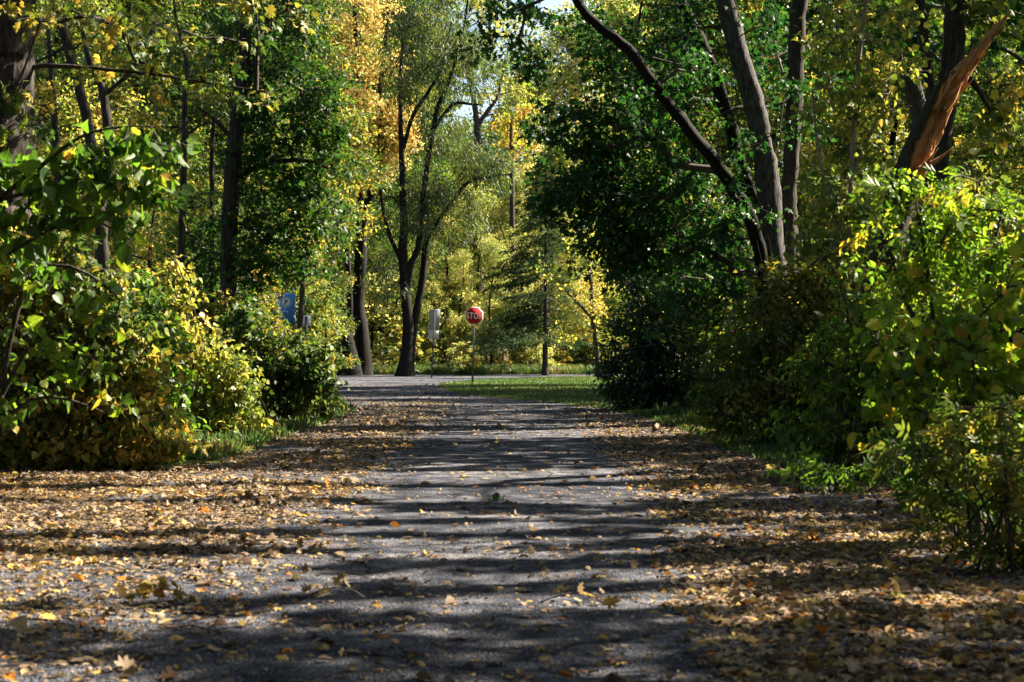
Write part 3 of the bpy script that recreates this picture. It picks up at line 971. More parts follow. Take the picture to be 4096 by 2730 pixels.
# pair of sign plates seen from behind
d = 79.0
px0 = 434.0
root = empty('road_sign', ((431.5 - 512) / F * d, d, 0), 'two grey sign plates seen from behind on one leaning post', 'road sign')
s = d / F
def zz(py): return CAMH + (HOR - py) * s
acc = Acc(); prism(acc, [(x, z + (zz(309) + zz(329.7)) / 2) for x, z in rrect(10.6 * s, 20.6 * s, 0.03)], 0.0, 0.006); local(acc, 'large_plate', M['alu'], root)
acc = Acc(); prism(acc, [(x - 0.01, z + (zz(330.1) + zz(339)) / 2) for x, z in rrect(10.2 * s, 9 * s, 0.03)], 0.0, 0.006); local(acc, 'small_plate', M['alu_pale'], root)
acc = Acc(); prism(acc, [(x + 0.07, z + (zz(339.5) + zz(345.5)) / 2) for x, z in rrect(1.3 * s, 6 * s, 0.015)], 0.0, 0.02); local(acc, 'side_tag', M['alu_pale'], root)
u_post(root, -0.1, zz(309), y=-0.034, w_=0.065)
root.rotation_euler = (0, math.radians(3.0), math.radians(3))

# blue parking board
d = 58.0
s = d / F
root = empty('parking_sign', ((286 - 512) / F * d, d, 0), 'blue parking board with a round P emblem behind the left bushes', 'parking sign')
wB, zc = 18.0 * s, zz(306) if False else CAMH + (HOR - 308.5) * s
hB = 30.0 * s
acc = Acc(); prism(acc, [(x, z + zc) for x, z in rrect(wB, hB, 0.02)], 0.0, 0.02); local(acc, 'board', M['blue'], root)
acc = Acc(); box(acc, -wB / 2 - 0.055, -wB / 2 - 0.002, -0.004, 0.02, zc - hB / 2, zc + hB / 2); local(acc, 'side_rail', M['alu_pale'], root)
ez = CAMH + (HOR - 302.2) * s
er = 5.0 * s
acc = Acc(); prism(acc, [(x, z + ez) for x, z in disc(er * 0.82)], -0.003, 0.0); local(acc, 'emblem_disc', M['white'], root)
acc = Acc(); ring(acc, er * 0.76, er * 0.93, -0.006, -0.001, 0, ez); local(acc, 'emblem_ring', M['green'], root)
acc = Acc(); ring(acc, er * 0.93, er * 1.0, -0.006, -0.001, 0, ez); local(acc, 'emblem_rim', M['white'], root)
lettering('P', er * 1.25, M['charcoal'], root, 0, -0.0045, ez, bold=0.012)
lettering('Parking', er * 0.62, M['white'], root, -wB / 2 + 0.07, -0.003, CAMH + (HOR - 311.2) * s, 'LEFT', name='lettering')
for x in (-wB / 2 + 0.06, wB / 2 - 0.06):
    acc = Acc(); box(acc, x - 0.03, x + 0.03, 0.022, 0.08, -0.1, zc + hB / 2 + 0.05); local(acc, 'post', M['steel'], root)
root.rotation_euler = (0, 0, math.radians(4))

# small white sign, seen from behind
d = 55.0
s = d / F
root = empty('small_sign', ((306 - 512) / F * d, d, 0), 'small white sign plate seen from behind left of the yellow maple', 'road sign')
zc = CAMH + (HOR - 320.8) * s
acc = Acc(); prism(acc, [(x, z + zc) for x, z in rrect(9.6 * s, 10.4 * s, 0.02)], 0.0, 0.006); local(acc, 'plate', M['white'], root)
acc = Acc(); box(acc, -0.037, 0.037, -0.05, -0.002, -0.1, zc + 4.4 * s); local(acc, 'post', M['steel'], root)
acc = Acc(); box(acc, -0.05, 0.05, -0.054, -0.0505, zc + 3.4 * s, zc + 3.9 * s); local(acc, 'clamp', M['charcoal'], root)
root.rotation_euler = (0, 0, math.radians(30))

# ------------------------------------------------------------------ RIGHT SIDE
# many-stemmed silver maple leaning over the road
plant('silver_maple', 'many stemmed dark green maple leaning its limbs over the road', 'tree', 30.0, 788,
      [[(782, 426, 20), (770, 330, 15, -0.3), (757, 240, 13, -0.7), (735, 191, 13, -1.2), (714, 161, 13, -1.6), (692, 133, 12.5, -1.9), (666, 100, 12, -2.1), (644, 70, 11.5, -2.2), (627, 48, 11, -2.2), (601, 28, 10, -2.2), (579, 4, 9, -2.2), (556, -40, 7, -2), (520, -110, 4, -2)],
       [(786, 424, 16, 0.8), (780, 330, 14, 0.8), (770, 244, 13, 1), (757, 209, 13, 1), (740, 165, 13, 1), (731, 131, 13, 1), (718, 87, 13, 1), (700, 40, 13, 1), (682, 5, 12, 1), (655, -70, 9, 1), (640, -160, 5, 1)],
       [(792, 426, 28, -0.3), (781, 330, 24, -0.3), (772, 244, 23, -0.3), (768, 191, 23, -0.3), (762, 148, 22, -0.3), (753, 100, 21, -0.3), (735, 39, 20, -0.3), (724, -5, 19, -0.3), (705, -90, 14, -0.3), (700, -190, 7)],
       [(797, 424, 20, 0.3), (793, 330, 18, 0.3), (790, 226, 17, 0.3), (790, 187, 16, 0.3), (793, 130, 16, 0.3), (795, 65, 16, 0.3), (800, 0, 15, 0.3), (815, -100, 11, 0.3), (830, -200, 6)]],
      [(600, 140, 55, 48, 1.9), (655, 70, 70, 50, 1.5), (620, 205, 62, 52, 2.4), (575, 195, 38, 38, 1.8), (695, 235, 60, 55, 1.8), (655, 150, 75, 60, 1.8),
       (565, 25, 55, 26, 0.8), (505, 14, 38, 18, 1.3, -1), (535, 60, 20, 26, 1.0, -1), (488, 42, 13, 18, 1.2, -1), (522, 40, 16, 22, 0.9, -1), (610, 255, 40, 28, 1.7), (770, 60, 45, 60, 0.8, 2), (810, 90, 30, 60, 0.8, 2), (740, 270, 50, 40, 1.6, 2),
       (600, -60, 90, 55, 0.9), (730, -70, 100, 60, 0.9), (690, 300, 45, 40, 1.5, 2), (640, 245, 40, 35, 1.6), (545, 130, 25, 30, 0.8), (600, 60, 40, 30, 0.8), (700, 10, 40, 30, 0.6), (752, 205, 36, 24, 0.5, -1.6), (700, 70, 40, 28, 0.45, -1.6), (795, 115, 18, 36, 0.6, -1.4), (738, 150, 22, 26, 0.4, -1.6), (640, 110, 30, 26, 0.4, -3), (770, 30, 26, 26, 0.4, -1.5)],
      'star', 0.1, 'silver', bark='bark_grey', barks=['bark_dark', 'bark_dark', 'bark_grey', 'bark'], lk=1.35, nl=26, sr=0.34, sides=20, step=0.12, tint=0.36, tvar=(0.12, 0.10, 0.12), nb=0.5, droop=0.75, ridge=0.05, twig_r=0.0045)

plant('dark_shrub', 'dark green dense shrub at the right end of the lawn', 'shrub', 37.0, 655, [],
      [(640, 370, 42, 42, 2.0), (680, 370, 45, 50, 2.0), (645, 320, 35, 45, 1.6), (690, 310, 40, 50, 1.6), (615, 385, 26, 24, 1.3), (665, 400, 50, 18, 1.6), (640, 280, 30, 35, 1.0)],
      'oval', 0.085, 'shrub', lk=1.5, nl=34, sr=0.30, nstem=14, stem_r=0.02, tint=0.35)

plant('roadside_shrub', 'olive green shrub with bare pale twigs below the maple trunks', 'shrub', 23.0, 775, [],
      [(765, 335, 45, 48, 1.1), (735, 390, 40, 45, 1.1), (790, 390, 55, 50, 1.2), (715, 415, 30, 24, 1.0), (810, 320, 45, 55, 1.0), (775, 285, 35, 30, 0.6), (830, 400, 50, 45, 1.1), (840, 280, 40, 40, 0.8)],
      'oval', 0.075, 'mixed', lk=2.2, nl=22, sr=0.22, nstem=16, stem_r=0.012, tint=0.44, tvar=(0.15, 0.10, 0.14))
root = empty('bare_sapling', (*P(772, 440, 23.3)[:2], 0), 'leafless sapling of pale forked twigs before the maple trunks', 'sapling')
acc = Acc()
base = np.array([P(772, 440, 23.3)[0], 23.3, 0.0])
for st in ([(768, 450), (770, 360), (770, 295), (762, 262), (757, 240)], [(770, 300), (774, 275), (773, 258), (768, 235)], [(770, 290), (781, 268), (783, 252)], [(766, 275), (750, 262), (743, 258)], [(771, 320), (757, 306), (745, 303)]):
    pp, rr = smooth_path([P(x, y, 23.3) for x, y in st], np.linspace(0.008, 0.003, len(st)), 0.1)
    acc.add(*tube(pp, rr, 6))
acc.build('stems', M['twig_pale'], root, base, True)

# broken tree
d = 19.0
broot = empty('broken_tree', (*P(843, 460, d)[:2], 0), 'snapped leaning tree with its splintered orange wood laid bare', 'tree')
bbase = np.array([P(843, 460, d)[0], d, 0.0])
low = [(838, 467, 34), (845, 420, 31), (856, 370, 29), (870, 310, 28), (884, 260, 28), (896, 215, 29), (908, 176, 31)]
pp, rr = smooth_path([P(x, y, d) for x, y, _ in low], [w_ / 2 / F * d for *_, w_ in low], 0.08)
pp[0][2] = -0.05
acc = Acc()
acc.add(*tube(pp, rr, 28, 0.04, 5, cap=True, ridge=0.07, flare=0.35))
# bark shell along the left of the break
up_ = [(908, 176, 31), (924, 138, 31), (940, 104, 27), (950, 86, 22), (960, 74, 14)]
pu, ru = smooth_path([P(x, y, d) for x, y, _ in up_], [w_ / 2 / F * d for *_, w_ in up_], 0.05)
rb = np.random.default_rng(3)
n, k = len(pu), 15
tan = nrm(np.gradient(pu, axis=0))
V = np.zeros((2, n, k, 3))
for i in range(n):
    t = i / (n - 1)
    a0, a1 = 88 - 10 * t, 256 - 46 * t         # degrees around the axis, 180 = left of the picture, 270 = towards the camera
    a1 += rb.normal(0, 5) - 8 * math.sin(t * 9)
    sidev = np.array([tan[i][2], 0, -tan[i][0]]); sidev /= np.linalg.norm(sidev)   # picture right
    back = np.array([0, 1.0, 0])
    for j in range(k):
        a_ = math.radians(a0 + (a1 - a0) * j / (k - 1))
        dirv = math.cos(a_) * sidev + math.sin(a_) * back
        for L, e_ in ((0, 1.0 + rb.normal(0, 0.03)), (1, 0.88)):
            V[L, i, j] = pu[i] + dirv * ru[i] * e_
idx = np.arange(2 * n * k).reshape(2, n, k)
Fc = []
for L in (0, 1):
    A = idx[L]
    q = np.stack([A[:-1, :-1], A[1:, :-1], A[1:, 1:], A[:-1, 1:]], -1).reshape(-1, 4)
    Fc += [(w0[0], w0[1], w0[2]) for w0 in q] + [(w0[0], w0[2], w0[3]) for w0 in q]
for j in (0, k - 1):
    for i in range(n - 1):
        a_, b_, c_, d_ = idx[0, i, j], idx[0, i + 1, j], idx[1, i + 1, j], idx[1, i, j]
        Fc += [(a_, b_, c_), (a_, c_, d_)]
acc.add(V.reshape(-1, 3), Fc)
acc.build('trunk', M['bark_moss'], broot, bbase, True)
# bare wood
wd = [(906, 182, 27), (922, 143, 27), (938, 108, 25), (950, 86, 22), (960, 72, 18), (972, 58, 13), (985, 40, 9), (998, 24, 6), (1009, 11, 2)]
pw, rw = smooth_path([P(x + 2.0, y, d) for x, y, _ in wd], [w_ / 2 / F * d for *_, w_ in wd], 0.04)
n, k = len(pw), 26
tan = nrm(np.gradient(pw, axis=0))
V = np.zeros((n, k, 3))
groove = rb.normal(0, 0.06, k)
for i in range(n):
    sidev = np.array([tan[i][2], 0, -tan[i][0]]); sidev /= np.linalg.norm(sidev)
    groove = 0.9 * groove + rb.normal(0, 0.034, k)
    for j in range(k):
        a_ = 2 * math.pi * j / k
        f = 0.90 + groove[j] + 0.06 * math.sin(i * 0.5 + j)
        depth = 0.62 if math.sin(a_) < 0 else 0.85          # flattened, torn face towards the road
        V[i, j] = pw[i] + (math.cos(a_) * sidev + math.sin(a_) * np.array([0, 1.0, 0]) * depth) * rw[i] * f
idx = np.arange(n * k).reshape(n, k)
A, B = idx[:-1], idx[1:]
A2, B2 = np.roll(A, -1, 1), np.roll(B, -1, 1)
Fc = np.concatenate([np.stack([A, A2, B2], -1).reshape(-1, 3), np.stack([A, B2, B], -1).reshape(-1, 3)])
wacc = Acc(); wacc.add(V.reshape(-1, 3), Fc)
def spike(px0, py0, px1, py1, w0, dd0=-0.12, dd1=-0.15):
    p0, p1 = P(px0, py0, d + dd0), P(px1, py1, d + dd1)
    m_ = p0 * 0.5 + p1 * 0.5 + np.array([0.01, 0, -0.02])
    q, rr_ = smooth_path([p0, m_, p1], [w0 / 2 / F * d, w0 * 0.36 / F * d, 0.002], 0.04)
    wacc.add(*tube(q, rr_, 6, 0.12, int(px0)))
spike(932, 112, 969, 72, 9, -0.05, -0.1)
spike(944, 110, 962, 82, 7)
spike(951, 98, 974, 78, 5, 0.0, -0.05)
spike(918, 170, 952, 148, 6)
spike(916, 172, 938, 148, 4)
spike(955, 72, 981, 52, 6)
spike(980, 52, 1006, 16, 4, -0.03, -0.05)
spike(948, 82, 962, 64, 5)
spike(936, 110, 943, 82, 6)
spike(943, 98, 951, 70, 5)
spike(957, 78, 974, 44, 5)
spike(964, 68, 988, 32, 4)
spike(972, 58, 996, 27, 3)
for _ in range(46):
    t = rb.random()
    i = int(t * (len(pw) - 8))
    c = pw[i]
    px_, py_ = 512 + c[0] / c[1] * F, HOR - (c[2] - CAMH) / c[1] * F
    wpx = rw[i] * F / d
    ox = rb.uniform(-0.2, 0.95) * wpx
    spike(px_ + ox, py_ + 2, px_ + ox + rb.uniform(3, 9), py_ - rb.uniform(5, 15), rb.uniform(1.0, 2.6), -0.02, -0.10)
V, Fc = wacc.get()
mesh_from('splintered_wood', V, Fc, M['wood'], broot, None, False, bbase)

plant('dark_trunk_tree', 'straight dark trunk standing behind the splintered broken tree', 'tree', 27.0, 905,
      [[(905, 434, 30), (911, 340, 26), (918, 261, 24), (927, 226, 23), (938, 165, 22), (944, 109, 22), (953, 52, 22), (957, -5, 21), (966, -90, 17), (970, -200, 9)],
       [(931, 120, 8), (929, 85, 9), (925, 50, 10), (921, 15, 10), (915, -60, 8)],
       [(951, 60, 8), (965, 75, 7), (975, 85, 6), (990, 110, 3)]],
      [(940, -40, 120, 45, 0.9), (900, 30, 30, 30, 0.7), (990, 20, 40, 40, 1.0), (1000, 110, 36, 50, 1.1), (985, 190, 36, 40, 1.0, 1)],
      'heart', 0.12, 'mixed', bark='bark', nl=20, sr=0.36, sides=20, ridge=0.06, step=0.12, tint=0.40, tvar=(0.14, 0.1, 0.12), droop=0.9)

plant('yellowing_sapling', 'yellow green sapling with round leaves left of the broken tree', 'sapling', 24.0, 838,
      [[(838, 445, 6), (842, 330, 5.5), (848, 250, 5), (852, 160, 5), (857, 80, 4.5), (866, 0, 4), (876, -50, 2)],
       [(846, 262, 4), (830, 200, 3.5), (818, 150, 3), (812, 90, 2)], [(850, 180, 4), (872, 130, 3), (890, 90, 2)], [(852, 215, 3), (872, 200, 2.5), (886, 165, 2)]],
      [(850, 50, 55, 50, 0.75), (868, 120, 42, 45, 0.85), (826, 180, 36, 45, 0.8), (845, 235, 50, 34, 0.8), (820, 262, 30, 30, 0.7), (900, 50, 32, 45, 0.65), (820, 110, 22, 40, 0.5), (880, 180, 26, 45, 0.7), (850, -30, 60, 30, 0.6)],
      'heart', 0.085, 'lime', bark='twig_pale', lk=1.3, nl=16, sr=0.28, tint=0.44, tvar=(0.18, 0.12, 0.14), droop=0.7, sides=8, nb=0.5)

plant('yellow_leaf_shrub', 'shrub with small yellow leaves between the maple trunks and the broken tree', 'shrub', 26.0, 850, [],
      [(830, 250, 40, 45, 1.0), (860, 290, 40, 40, 1.0), (830, 330, 40, 40, 1.0), (880, 240, 30, 40, 0.8), (800, 290, 30, 40, 0.7)],
      'oval', 0.085, 'lime', nl=22, sr=0.25, nstem=10, stem_r=0.012, tint=0.46)

plant('leafy_shrub', 'dense olive shrub hiding the foot of the broken tree', 'shrub', 17.2, 850, [],
      [(858, 300, 44, 46, 1.5), (835, 365, 44, 50, 1.7), (885, 350, 44, 55, 1.7), (850, 425, 56, 40, 1.8), (905, 415, 50, 45, 1.7), (800, 425, 36, 34, 1.4), (815, 445, 34, 18, 1.2), (880, 455, 50, 20, 1.3), (920, 330, 36, 50, 1.4)],
      'oval', 0.075, 'boxelder', nl=22, sr=0.19, nstem=18, stem_r=0.010, tint=0.42, tvar=(0.20, 0.12, 0.18), droop=0.7)

plant('backlit_sapling', 'bright yellow green sapling glowing in the sun beside the broken trunk', 'sapling', 12.35, 955,
      [[(955, 515, 7), (945, 420, 6), (935, 330, 5), (925, 250, 4), (915, 200, 3), (905, 175, 2)], [(950, 470, 6), (970, 380, 5), (985, 290, 4), (1000, 220, 2.5)], [(940, 360, 5), (905, 300, 4), (890, 250, 2.5)]],
      [(905, 192, 36, 20, 1.0), (945, 205, 42, 26, 1.0), (890, 225, 28, 26, 0.8), (985, 232, 44, 34, 1.1), (1015, 205, 26, 26, 0.8), (940, 262, 50, 36, 1.0), (1000, 290, 45, 40, 1.1), (905, 290, 34, 40, 0.7)],
      'compound', 0.13, 'boxelder', bark='bark', lk=2.8, nl=10, sr=0.17, tint=0.62, tvar=(0.12, 0.1, 0.12), droop=0.8, sides=8, nb=0.6, twig_r=0.0028)

plant('foreground_shrub', 'deep green shrub with hanging heart leaves at the right edge', 'shrub', 11.5, 985, [],
      [(955, 445, 55, 36, 0.8), (1000, 410, 50, 40, 0.8), (960, 340, 60, 45, 1.0), (1010, 370, 50, 55, 1.2), (905, 350, 40, 45, 0.6), (940, 410, 55, 45, 0.8), (1000, 450, 55, 45, 1.2), (960, 480, 45, 35, 0.9), (1040, 300, 40, 90, 1.1), (890, 410, 30, 40, 0.5)],
      'heart', 0.075, 'boxelder', lk=1.7, nl=12, sr=0.16, nstem=16, stem_r=0.010, tint=0.52, tvar=(0.16, 0.10, 0.16), droop=0.9, nb=0.4, twig_r=0.0028)

plant('low_shrub', 'low leafy shrub spilling onto the leaves at the lower right', 'shrub', 10.0, 1000, [],
      [(1000, 430, 50, 45, 0.8), (935, 445, 40, 30, 0.7), (930, 470, 40, 28, 0.7), (960, 505, 50, 32, 0.9), (1005, 520, 45, 45, 1.1), (1015, 470, 40, 40, 1.0), (985, 548, 35, 18, 0.6), (905, 455, 26, 20, 0.5), (1045, 540, 40, 50, 1.0)],
      'compound', 0.12, 'mixed', lk=2.6, nl=9, sr=0.15, nstem=14, stem_r=0.008, tint=0.38, tvar=(0.16, 0.10, 0.14), droop=0.6, twig_r=0.0025)

plant('undergrowth_plant', 'low bright green plants at the foot of the broken tree', 'plant', 15.5, 830, [],
      [(835, 478, 40, 12, 0.8), (870, 470, 35, 16, 0.8), (800, 470, 22, 10, 0.5), (905, 450, 25, 24, 0.7)],
      'compound', 0.13, 'boxelder', lk=1.5, nl=9, sr=0.15, nstem=12, stem_r=0.006, tint=0.26, twig_r=0.002)

# tall trees added mostly out of view, crowns shaped from the road's shade bands
def shadow_tree(label, tx, ty, zr, bands, seed, H):
    r = np.random.default_rng(seed)
    base = np.array([tx, ty, 0.0])
    root = empty('shadow_tree', base, label, 'tree')
    C = []
    size, nl = 0.14, 30
    for x0, x1, y0, y1, lai in bands:
        nn = int(lai * (x1 - x0) * (y1 - y0) / (0.5 * size * size) / nl) + 1
        g = np.stack([r.uniform(x0, x1, nn), r.uniform(y0, y1, nn) + 0.12 * 0, np.zeros(nn)], -1)
        if y1 - y0 > 0.4: g[:, 1] = (g[:, 1] - (y0 + y1) / 2) * max(0.5, 1 - 0.16 / (y1 - y0)) + (y0 + y1) / 2
        g[:, 1] += g[:, 0] * 0.07 + 0.10 * np.sin(g[:, 0] * 1.7 + y0 * 3.1)      # the shade bands slant and waver slightly
        z = r.uniform(zr[0], zr[1], nn)
        C.append(g + np.array(sd)[None] * (z / sd[2])[:, None])
    C = np.concatenate(C)
    c = C.mean(0)
    pp, rr = smooth_path([base + [0, 0, -0.05], base + [0.1, 0, H * 0.4], base * 0.8 + c * 0.2 + [0, 0, H * 0.62], c + [0, 0, 1.0]], [0.26, 0.2, 0.15, 0.04], 0.4)
    stems = [(pp, rr)]
    acc = Acc(); acc.add(*tube(pp, rr, 14, 0.05, seed, flare=0.3)); acc.build('trunk', M['bark'], root, base, True)
    crown_parts(stems, C, None, 'star', size, nl, 0.12, root, base, {'leaf': M['norway']}, seed, tint=0.3, twig_r=0.006)
shadow_tree('unseen tall maple with crown shaped to shade the nearest stretch of road', 13.5, 11.0, (8.5, 12.5), [(-1.6, 3.4, 3.6, 8.5, 5), (-4, -1.6, 3.6, 6.5, 4), (-4, -1.6, 7.2, 8.3, 2.5), (-0.9, 3.6, 8.9, 9.55, 5), (-4, -0.9, 8.75, 9.0, 5), (-1.2, 4.0, 9.95, 10.7, 5.5), (2.2, 3.5, 8.5, 10.6, 2.5)], 901, 10)
shadow_tree('unseen tall maple with crown shaped to shade the middle of the road', 14.0, 17.0, (8.5, 12.5), [(-5, -1.2, 10.95, 11.5, 5.5), (-5, 4.5, 11.85, 12.3, 6), (-1.5, 5, 12.72, 13.05, 6), (-1.2, 5, 13.5, 14.6, 5), (-5.5, -1.2, 14.7, 15.0, 6), (-5.5, 4.5, 16.2, 16.65, 6), (-7.5, -4.0, 16.2, 17.7, 3.0), (1.3, 6, 12.4, 18.2, 3.0)], 902, 10)
shadow_tree('unseen tall maple with crown shaped to shade the far part of the road', 15.0, 24.0, (9, 13), [(-3.4, 5.5, 18.3, 25.2, 4.6), (-7, -3.4, 18.3, 21.5, 3.5)], 903, 10)
shadow_tree('tall maple added behind the many stemmed dark green maple to shade the road', 14.5, 40.0, (8, 13), [(-4.5, 4.5, 30.0, 40.0, 2.6)], 904, 10)

def sky_block_canopy(label, tx, ty, box, lai, seed):  # canopy slab above the frame, added to block sky light over the road
    r = np.random.default_rng(seed)
    base = np.array([tx, ty, 0.0])
    root = empty('sky_block_canopy', base, label, 'tree')
    x0, x1, y0, y1, z0, z1 = box
    size, nl = 0.15, 30
    nn = int(lai * (x1 - x0) * (y1 - y0) / (0.5 * size * size) / nl)
    C = np.stack([r.uniform(x0, x1, nn), r.uniform(y0, y1, nn), r.uniform(z0, z1, nn)], -1)
    c = C.mean(0)
    pp, rr = smooth_path([base + [0, 0, -0.05], base + [0, 0.1, z0 * 0.5], base * 0.7 + c * 0.3 + [0, 0, z0 * 0.5], c], [0.3, 0.24, 0.17, 0.04], 0.4)
    acc = Acc(); acc.add(*tube(pp, rr, 14, 0.05, seed, flare=0.3)); acc.build('trunk', M['bark'], root, base, True)
    crown_parts([(pp, rr)], C, None, 'star', size, nl, 0.5, root, base, {'leaf': M['norway']}, seed, tint=0.35, twig_r=0.006)
sky_block_canopy('unseen maple canopy added over the near road from the left', -8.5, 7.0, (-9, 4.0, 2, 15, 9, 14), 3.4, 911)
sky_block_canopy('unseen maple canopy added over the road around the camera', -6.5, -4.0, (-10, 9, -13, 2, 8, 13), 3.2, 912)
sky_block_canopy('high maple canopy added out of view over the middle of the road', -9.5, 22.0, (-5, 6, 15, 32, 13, 17), 2.2, 913)
sky_block_canopy('high maple canopy added out of view over the far part of the road', 10.5, 44.0, (-5, 7, 32, 52, 15, 19), 2.2, 914)

# ------------------------------------------------------------------ LEFT SIDE
plant('thick_trunk_tree', 'thickest trunk with deeply ridged bark at the left edge', 'tree', 21.0, 8,
      [[(2, 478, 72), (2, 350, 60), (3, 240, 57), (3, 120, 57), (4, 40, 58), (4, -20, 58), (6, -150, 50), (10, -320, 36), (12, -500, 16)],
       [(10, 75, 6), (40, 66, 5), (90, 68, 4), (150, 74, 3.2), (215, 84, 2), (270, 92, 1)],
       [(20, -60, 18), (80, -110, 13), (160, -150, 9), (260, -170, 5)]],
      [(60, 12, 60, 26, 0.55, -2), (150, 25, 55, 28, 0.5, -2), (230, 30, 50, 26, 0.45, -1), (110, 62, 60, 20, 0.45), (200, 78, 50, 18, 0.5), (255, 92, 30, 14, 0.4), (12, 75, 14, 30, 0.5, -2.2), (20, 125, 26, 12, 0.7, -2.5), (170, -60, 130, 40, 0.6), (300, 15, 40, 22, 0.3)],
      'maple', 0.1, 'mixed', bark='bark', lk=1.3, nl=13, sr=0.26, sides=44, ridge=0.10, rough=0.02, step=0.08, tint=0.5, tvar=(0.16, 0.12, 0.16), droop=0.5, flare=0.25)

plant('leaning_tree', 'slender trunk leaning left beside the thick ridged trunk', 'tree', 32.0, 108,
      [[(112, 420, 13), (104, 280, 12), (97, 180, 11.5), (90, 140, 11), (85, 112, 10.5), (77, 80, 10), (69, 53, 10), (62, 25, 9), (54, -20, 8), (45, -120, 5)],
       [(66, 47, 4), (50, 56, 3), (34, 62, 2)]],
      [(100, 20, 60, 40, 0.5), (40, 110, 30, 40, 0.4, 1), (60, -60, 80, 40, 0.7)],
      'star', 0.11, 'mixed', nl=20, sr=0.34, tint=0.55, sides=14)
plant('slim_tree', 'slim curved trunk right of the leaning slender trunk', 'tree', 34.0, 102,
      [[(100, 415, 12), (100, 280, 12), (103, 207, 11), (108, 160, 9.5), (109, 139, 9), (106, 112, 9), (102, 89, 8.5), (95, 72, 7), (88, 58, 6), (80, 10, 4)], [(104, 95, 4), (128, 75, 5), (147, 45, 4.5), (156, 20, 3)]],
      [(130, 95, 45, 36, 0.7, 1), (160, 50, 45, 36, 0.7, 1), (110, 60, 30, 24, 0.5, 1), (90, 190, 50, 40, 0.7, 1)],
      'star', 0.11, 'mixed', nl=20, sr=0.34, tint=0.52, sides=12)
plant('thin_sapling', 'thin dark sapling nearest to the thick ridged trunk', 'sapling', 36.0, 60,
      [[(62, 412, 8), (60, 250, 7.5), (57, 152, 7), (54, 112, 6.5), (51, 72, 5), (48, 30, 3)], [(56, 145, 4), (45, 140, 3), (35, 135, 2)]],
      [(30, 150, 40, 40, 0.7, 1), (60, 200, 50, 40, 0.9, 1), (40, 50, 30, 30, 0.4, 1)],
      'star', 0.11, 'mixed', nl=20, sr=0.34, tint=0.58, sides=10)
plant('straight_sapling', 'straight slim trunk left of the large dark green maple', 'sapling', 36.0, 182,
      [[(181, 412, 8), (181, 300, 7), (182, 231, 6.8), (184, 143, 6), (185, 100, 5.5), (186, 60, 4.5), (176, 20, 3), (172, -20, 2)], [(184, 140, 3), (196, 128, 2.5), (210, 122, 1.5)]],
      [(170, 115, 40, 36, 0.9, 1), (200, 70, 40, 40, 0.7, 1), (175, 190, 40, 40, 0.9, 1), (150, 150, 40, 30, 0.8, 1)],
      'star', 0.10, 'mixed', nl=20, sr=0.34, tint=0.50, sides=10)
plant('thin_pole_tree', 'thinnest bare pole between the straight slim trunk and the large maple', 'sapling', 38.0, 211,
      [[(210, 408, 6), (211, 300, 5.5), (212, 220, 5), (212, 150, 4.5), (214, 110, 3)]],
      [(215, 100, 30, 30, 0.6, 1), (215, 190, 30, 30, 0.5, 2)], 'star', 0.10, 'mixed', nl=20, sr=0.3, tint=0.45, sides=8)

plant('dark_maple', 'large dark green maple with a tall trunk on the left', 'tree', 37.0, 228,
      [[(226, 412, 22), (228, 330, 17), (229, 250, 16), (231, 190, 15.5), (236, 130, 15), (240, 95, 15), (244, 60, 13), (247, 10, 12), (250, -60, 10), (252, -170, 6)],
       [(238, 110, 7), (252, 70, 6.5), (262, 40, 5), (275, 0, 3)], [(232, 180, 6), (262, 165, 5), (300, 160, 4), (335, 170, 2)], [(243, 60, 5), (265, 70, 4), (300, 90, 2.5)], [(234, 140, 5), (215, 120, 4), (195, 105, 2)]],
      [(285, 35, 32, 48, 1.6), (300, 100, 40, 46, 1.7), (262, 150, 34, 40, 1.5), (315, 160, 42, 40, 1.5), (275, 205, 50, 40, 1.6), (255, 90, 26, 34, 1.1), (320, 215, 34, 28, 1.1), (230, 30, 22, 32, 0.5), (270, 250, 50, 34, 1.3), (215, 240, 34, 50, 1.0, 1), (258, 276, 26, 20, 1.1), (260, -50, 70, 40, 1.2), (330, 120, 20, 24, 0.9), (200, 265, 36, 46, 1.0, 1), (238, 300, 30, 26, 1.0, 1), (300, 262, 30, 22, 1.0)],
      'star', 0.1, 'norway', bark='bark', lk=1.8, nl=26, sr=0.40, sides=18, step=0.15, tint=0.36, tvar=(0.14, 0.12, 0.10), droop=0.45, ridge=0.04, nb=0.8)

plant('basswood_sapling', 'arching branch of big heart shaped leaves hanging before the slim trunks', 'sapling', 12.0, -70,
      [[(-70, 530, 8), (-66, 380, 7), (-50, 270, 6), (5, 195, 5), (40, 167, 4.5), (62, 150, 4), (82, 136, 3.2), (110, 128, 2.4), (150, 126, 1.5)], [(0, 200, 4), (60, 185, 3.5), (100, 180, 2.5), (140, 195, 1.5)], [(-52, 290, 4), (70, 220, 3), (105, 225, 2), (130, 240, 1)]],
      [(92, 155, 40, 16, 1.0), (135, 140, 34, 16, 1.1), (168, 146, 17, 10, 1.0), (70, 180, 40, 24, 1.1), (118, 180, 40, 20, 1.1), (160, 178, 20, 18, 0.8), (165, 200, 12, 8, 1.0), (90, 212, 42, 22, 0.8), (128, 226, 18, 18, 0.9), (45, 205, 30, 26, 0.9), (10, 175, 26, 24, 0.9), (15, 220, 24, 34, 0.8)],
      'heart', 0.088, 'boxelder', bark='bark', lk=2.0, nl=7, sr=0.15, tint=0.32, tvar=(0.08, 0.12, 0.22), droop=1.0, nb=0.25, sides=8, twig_r=0.0028)

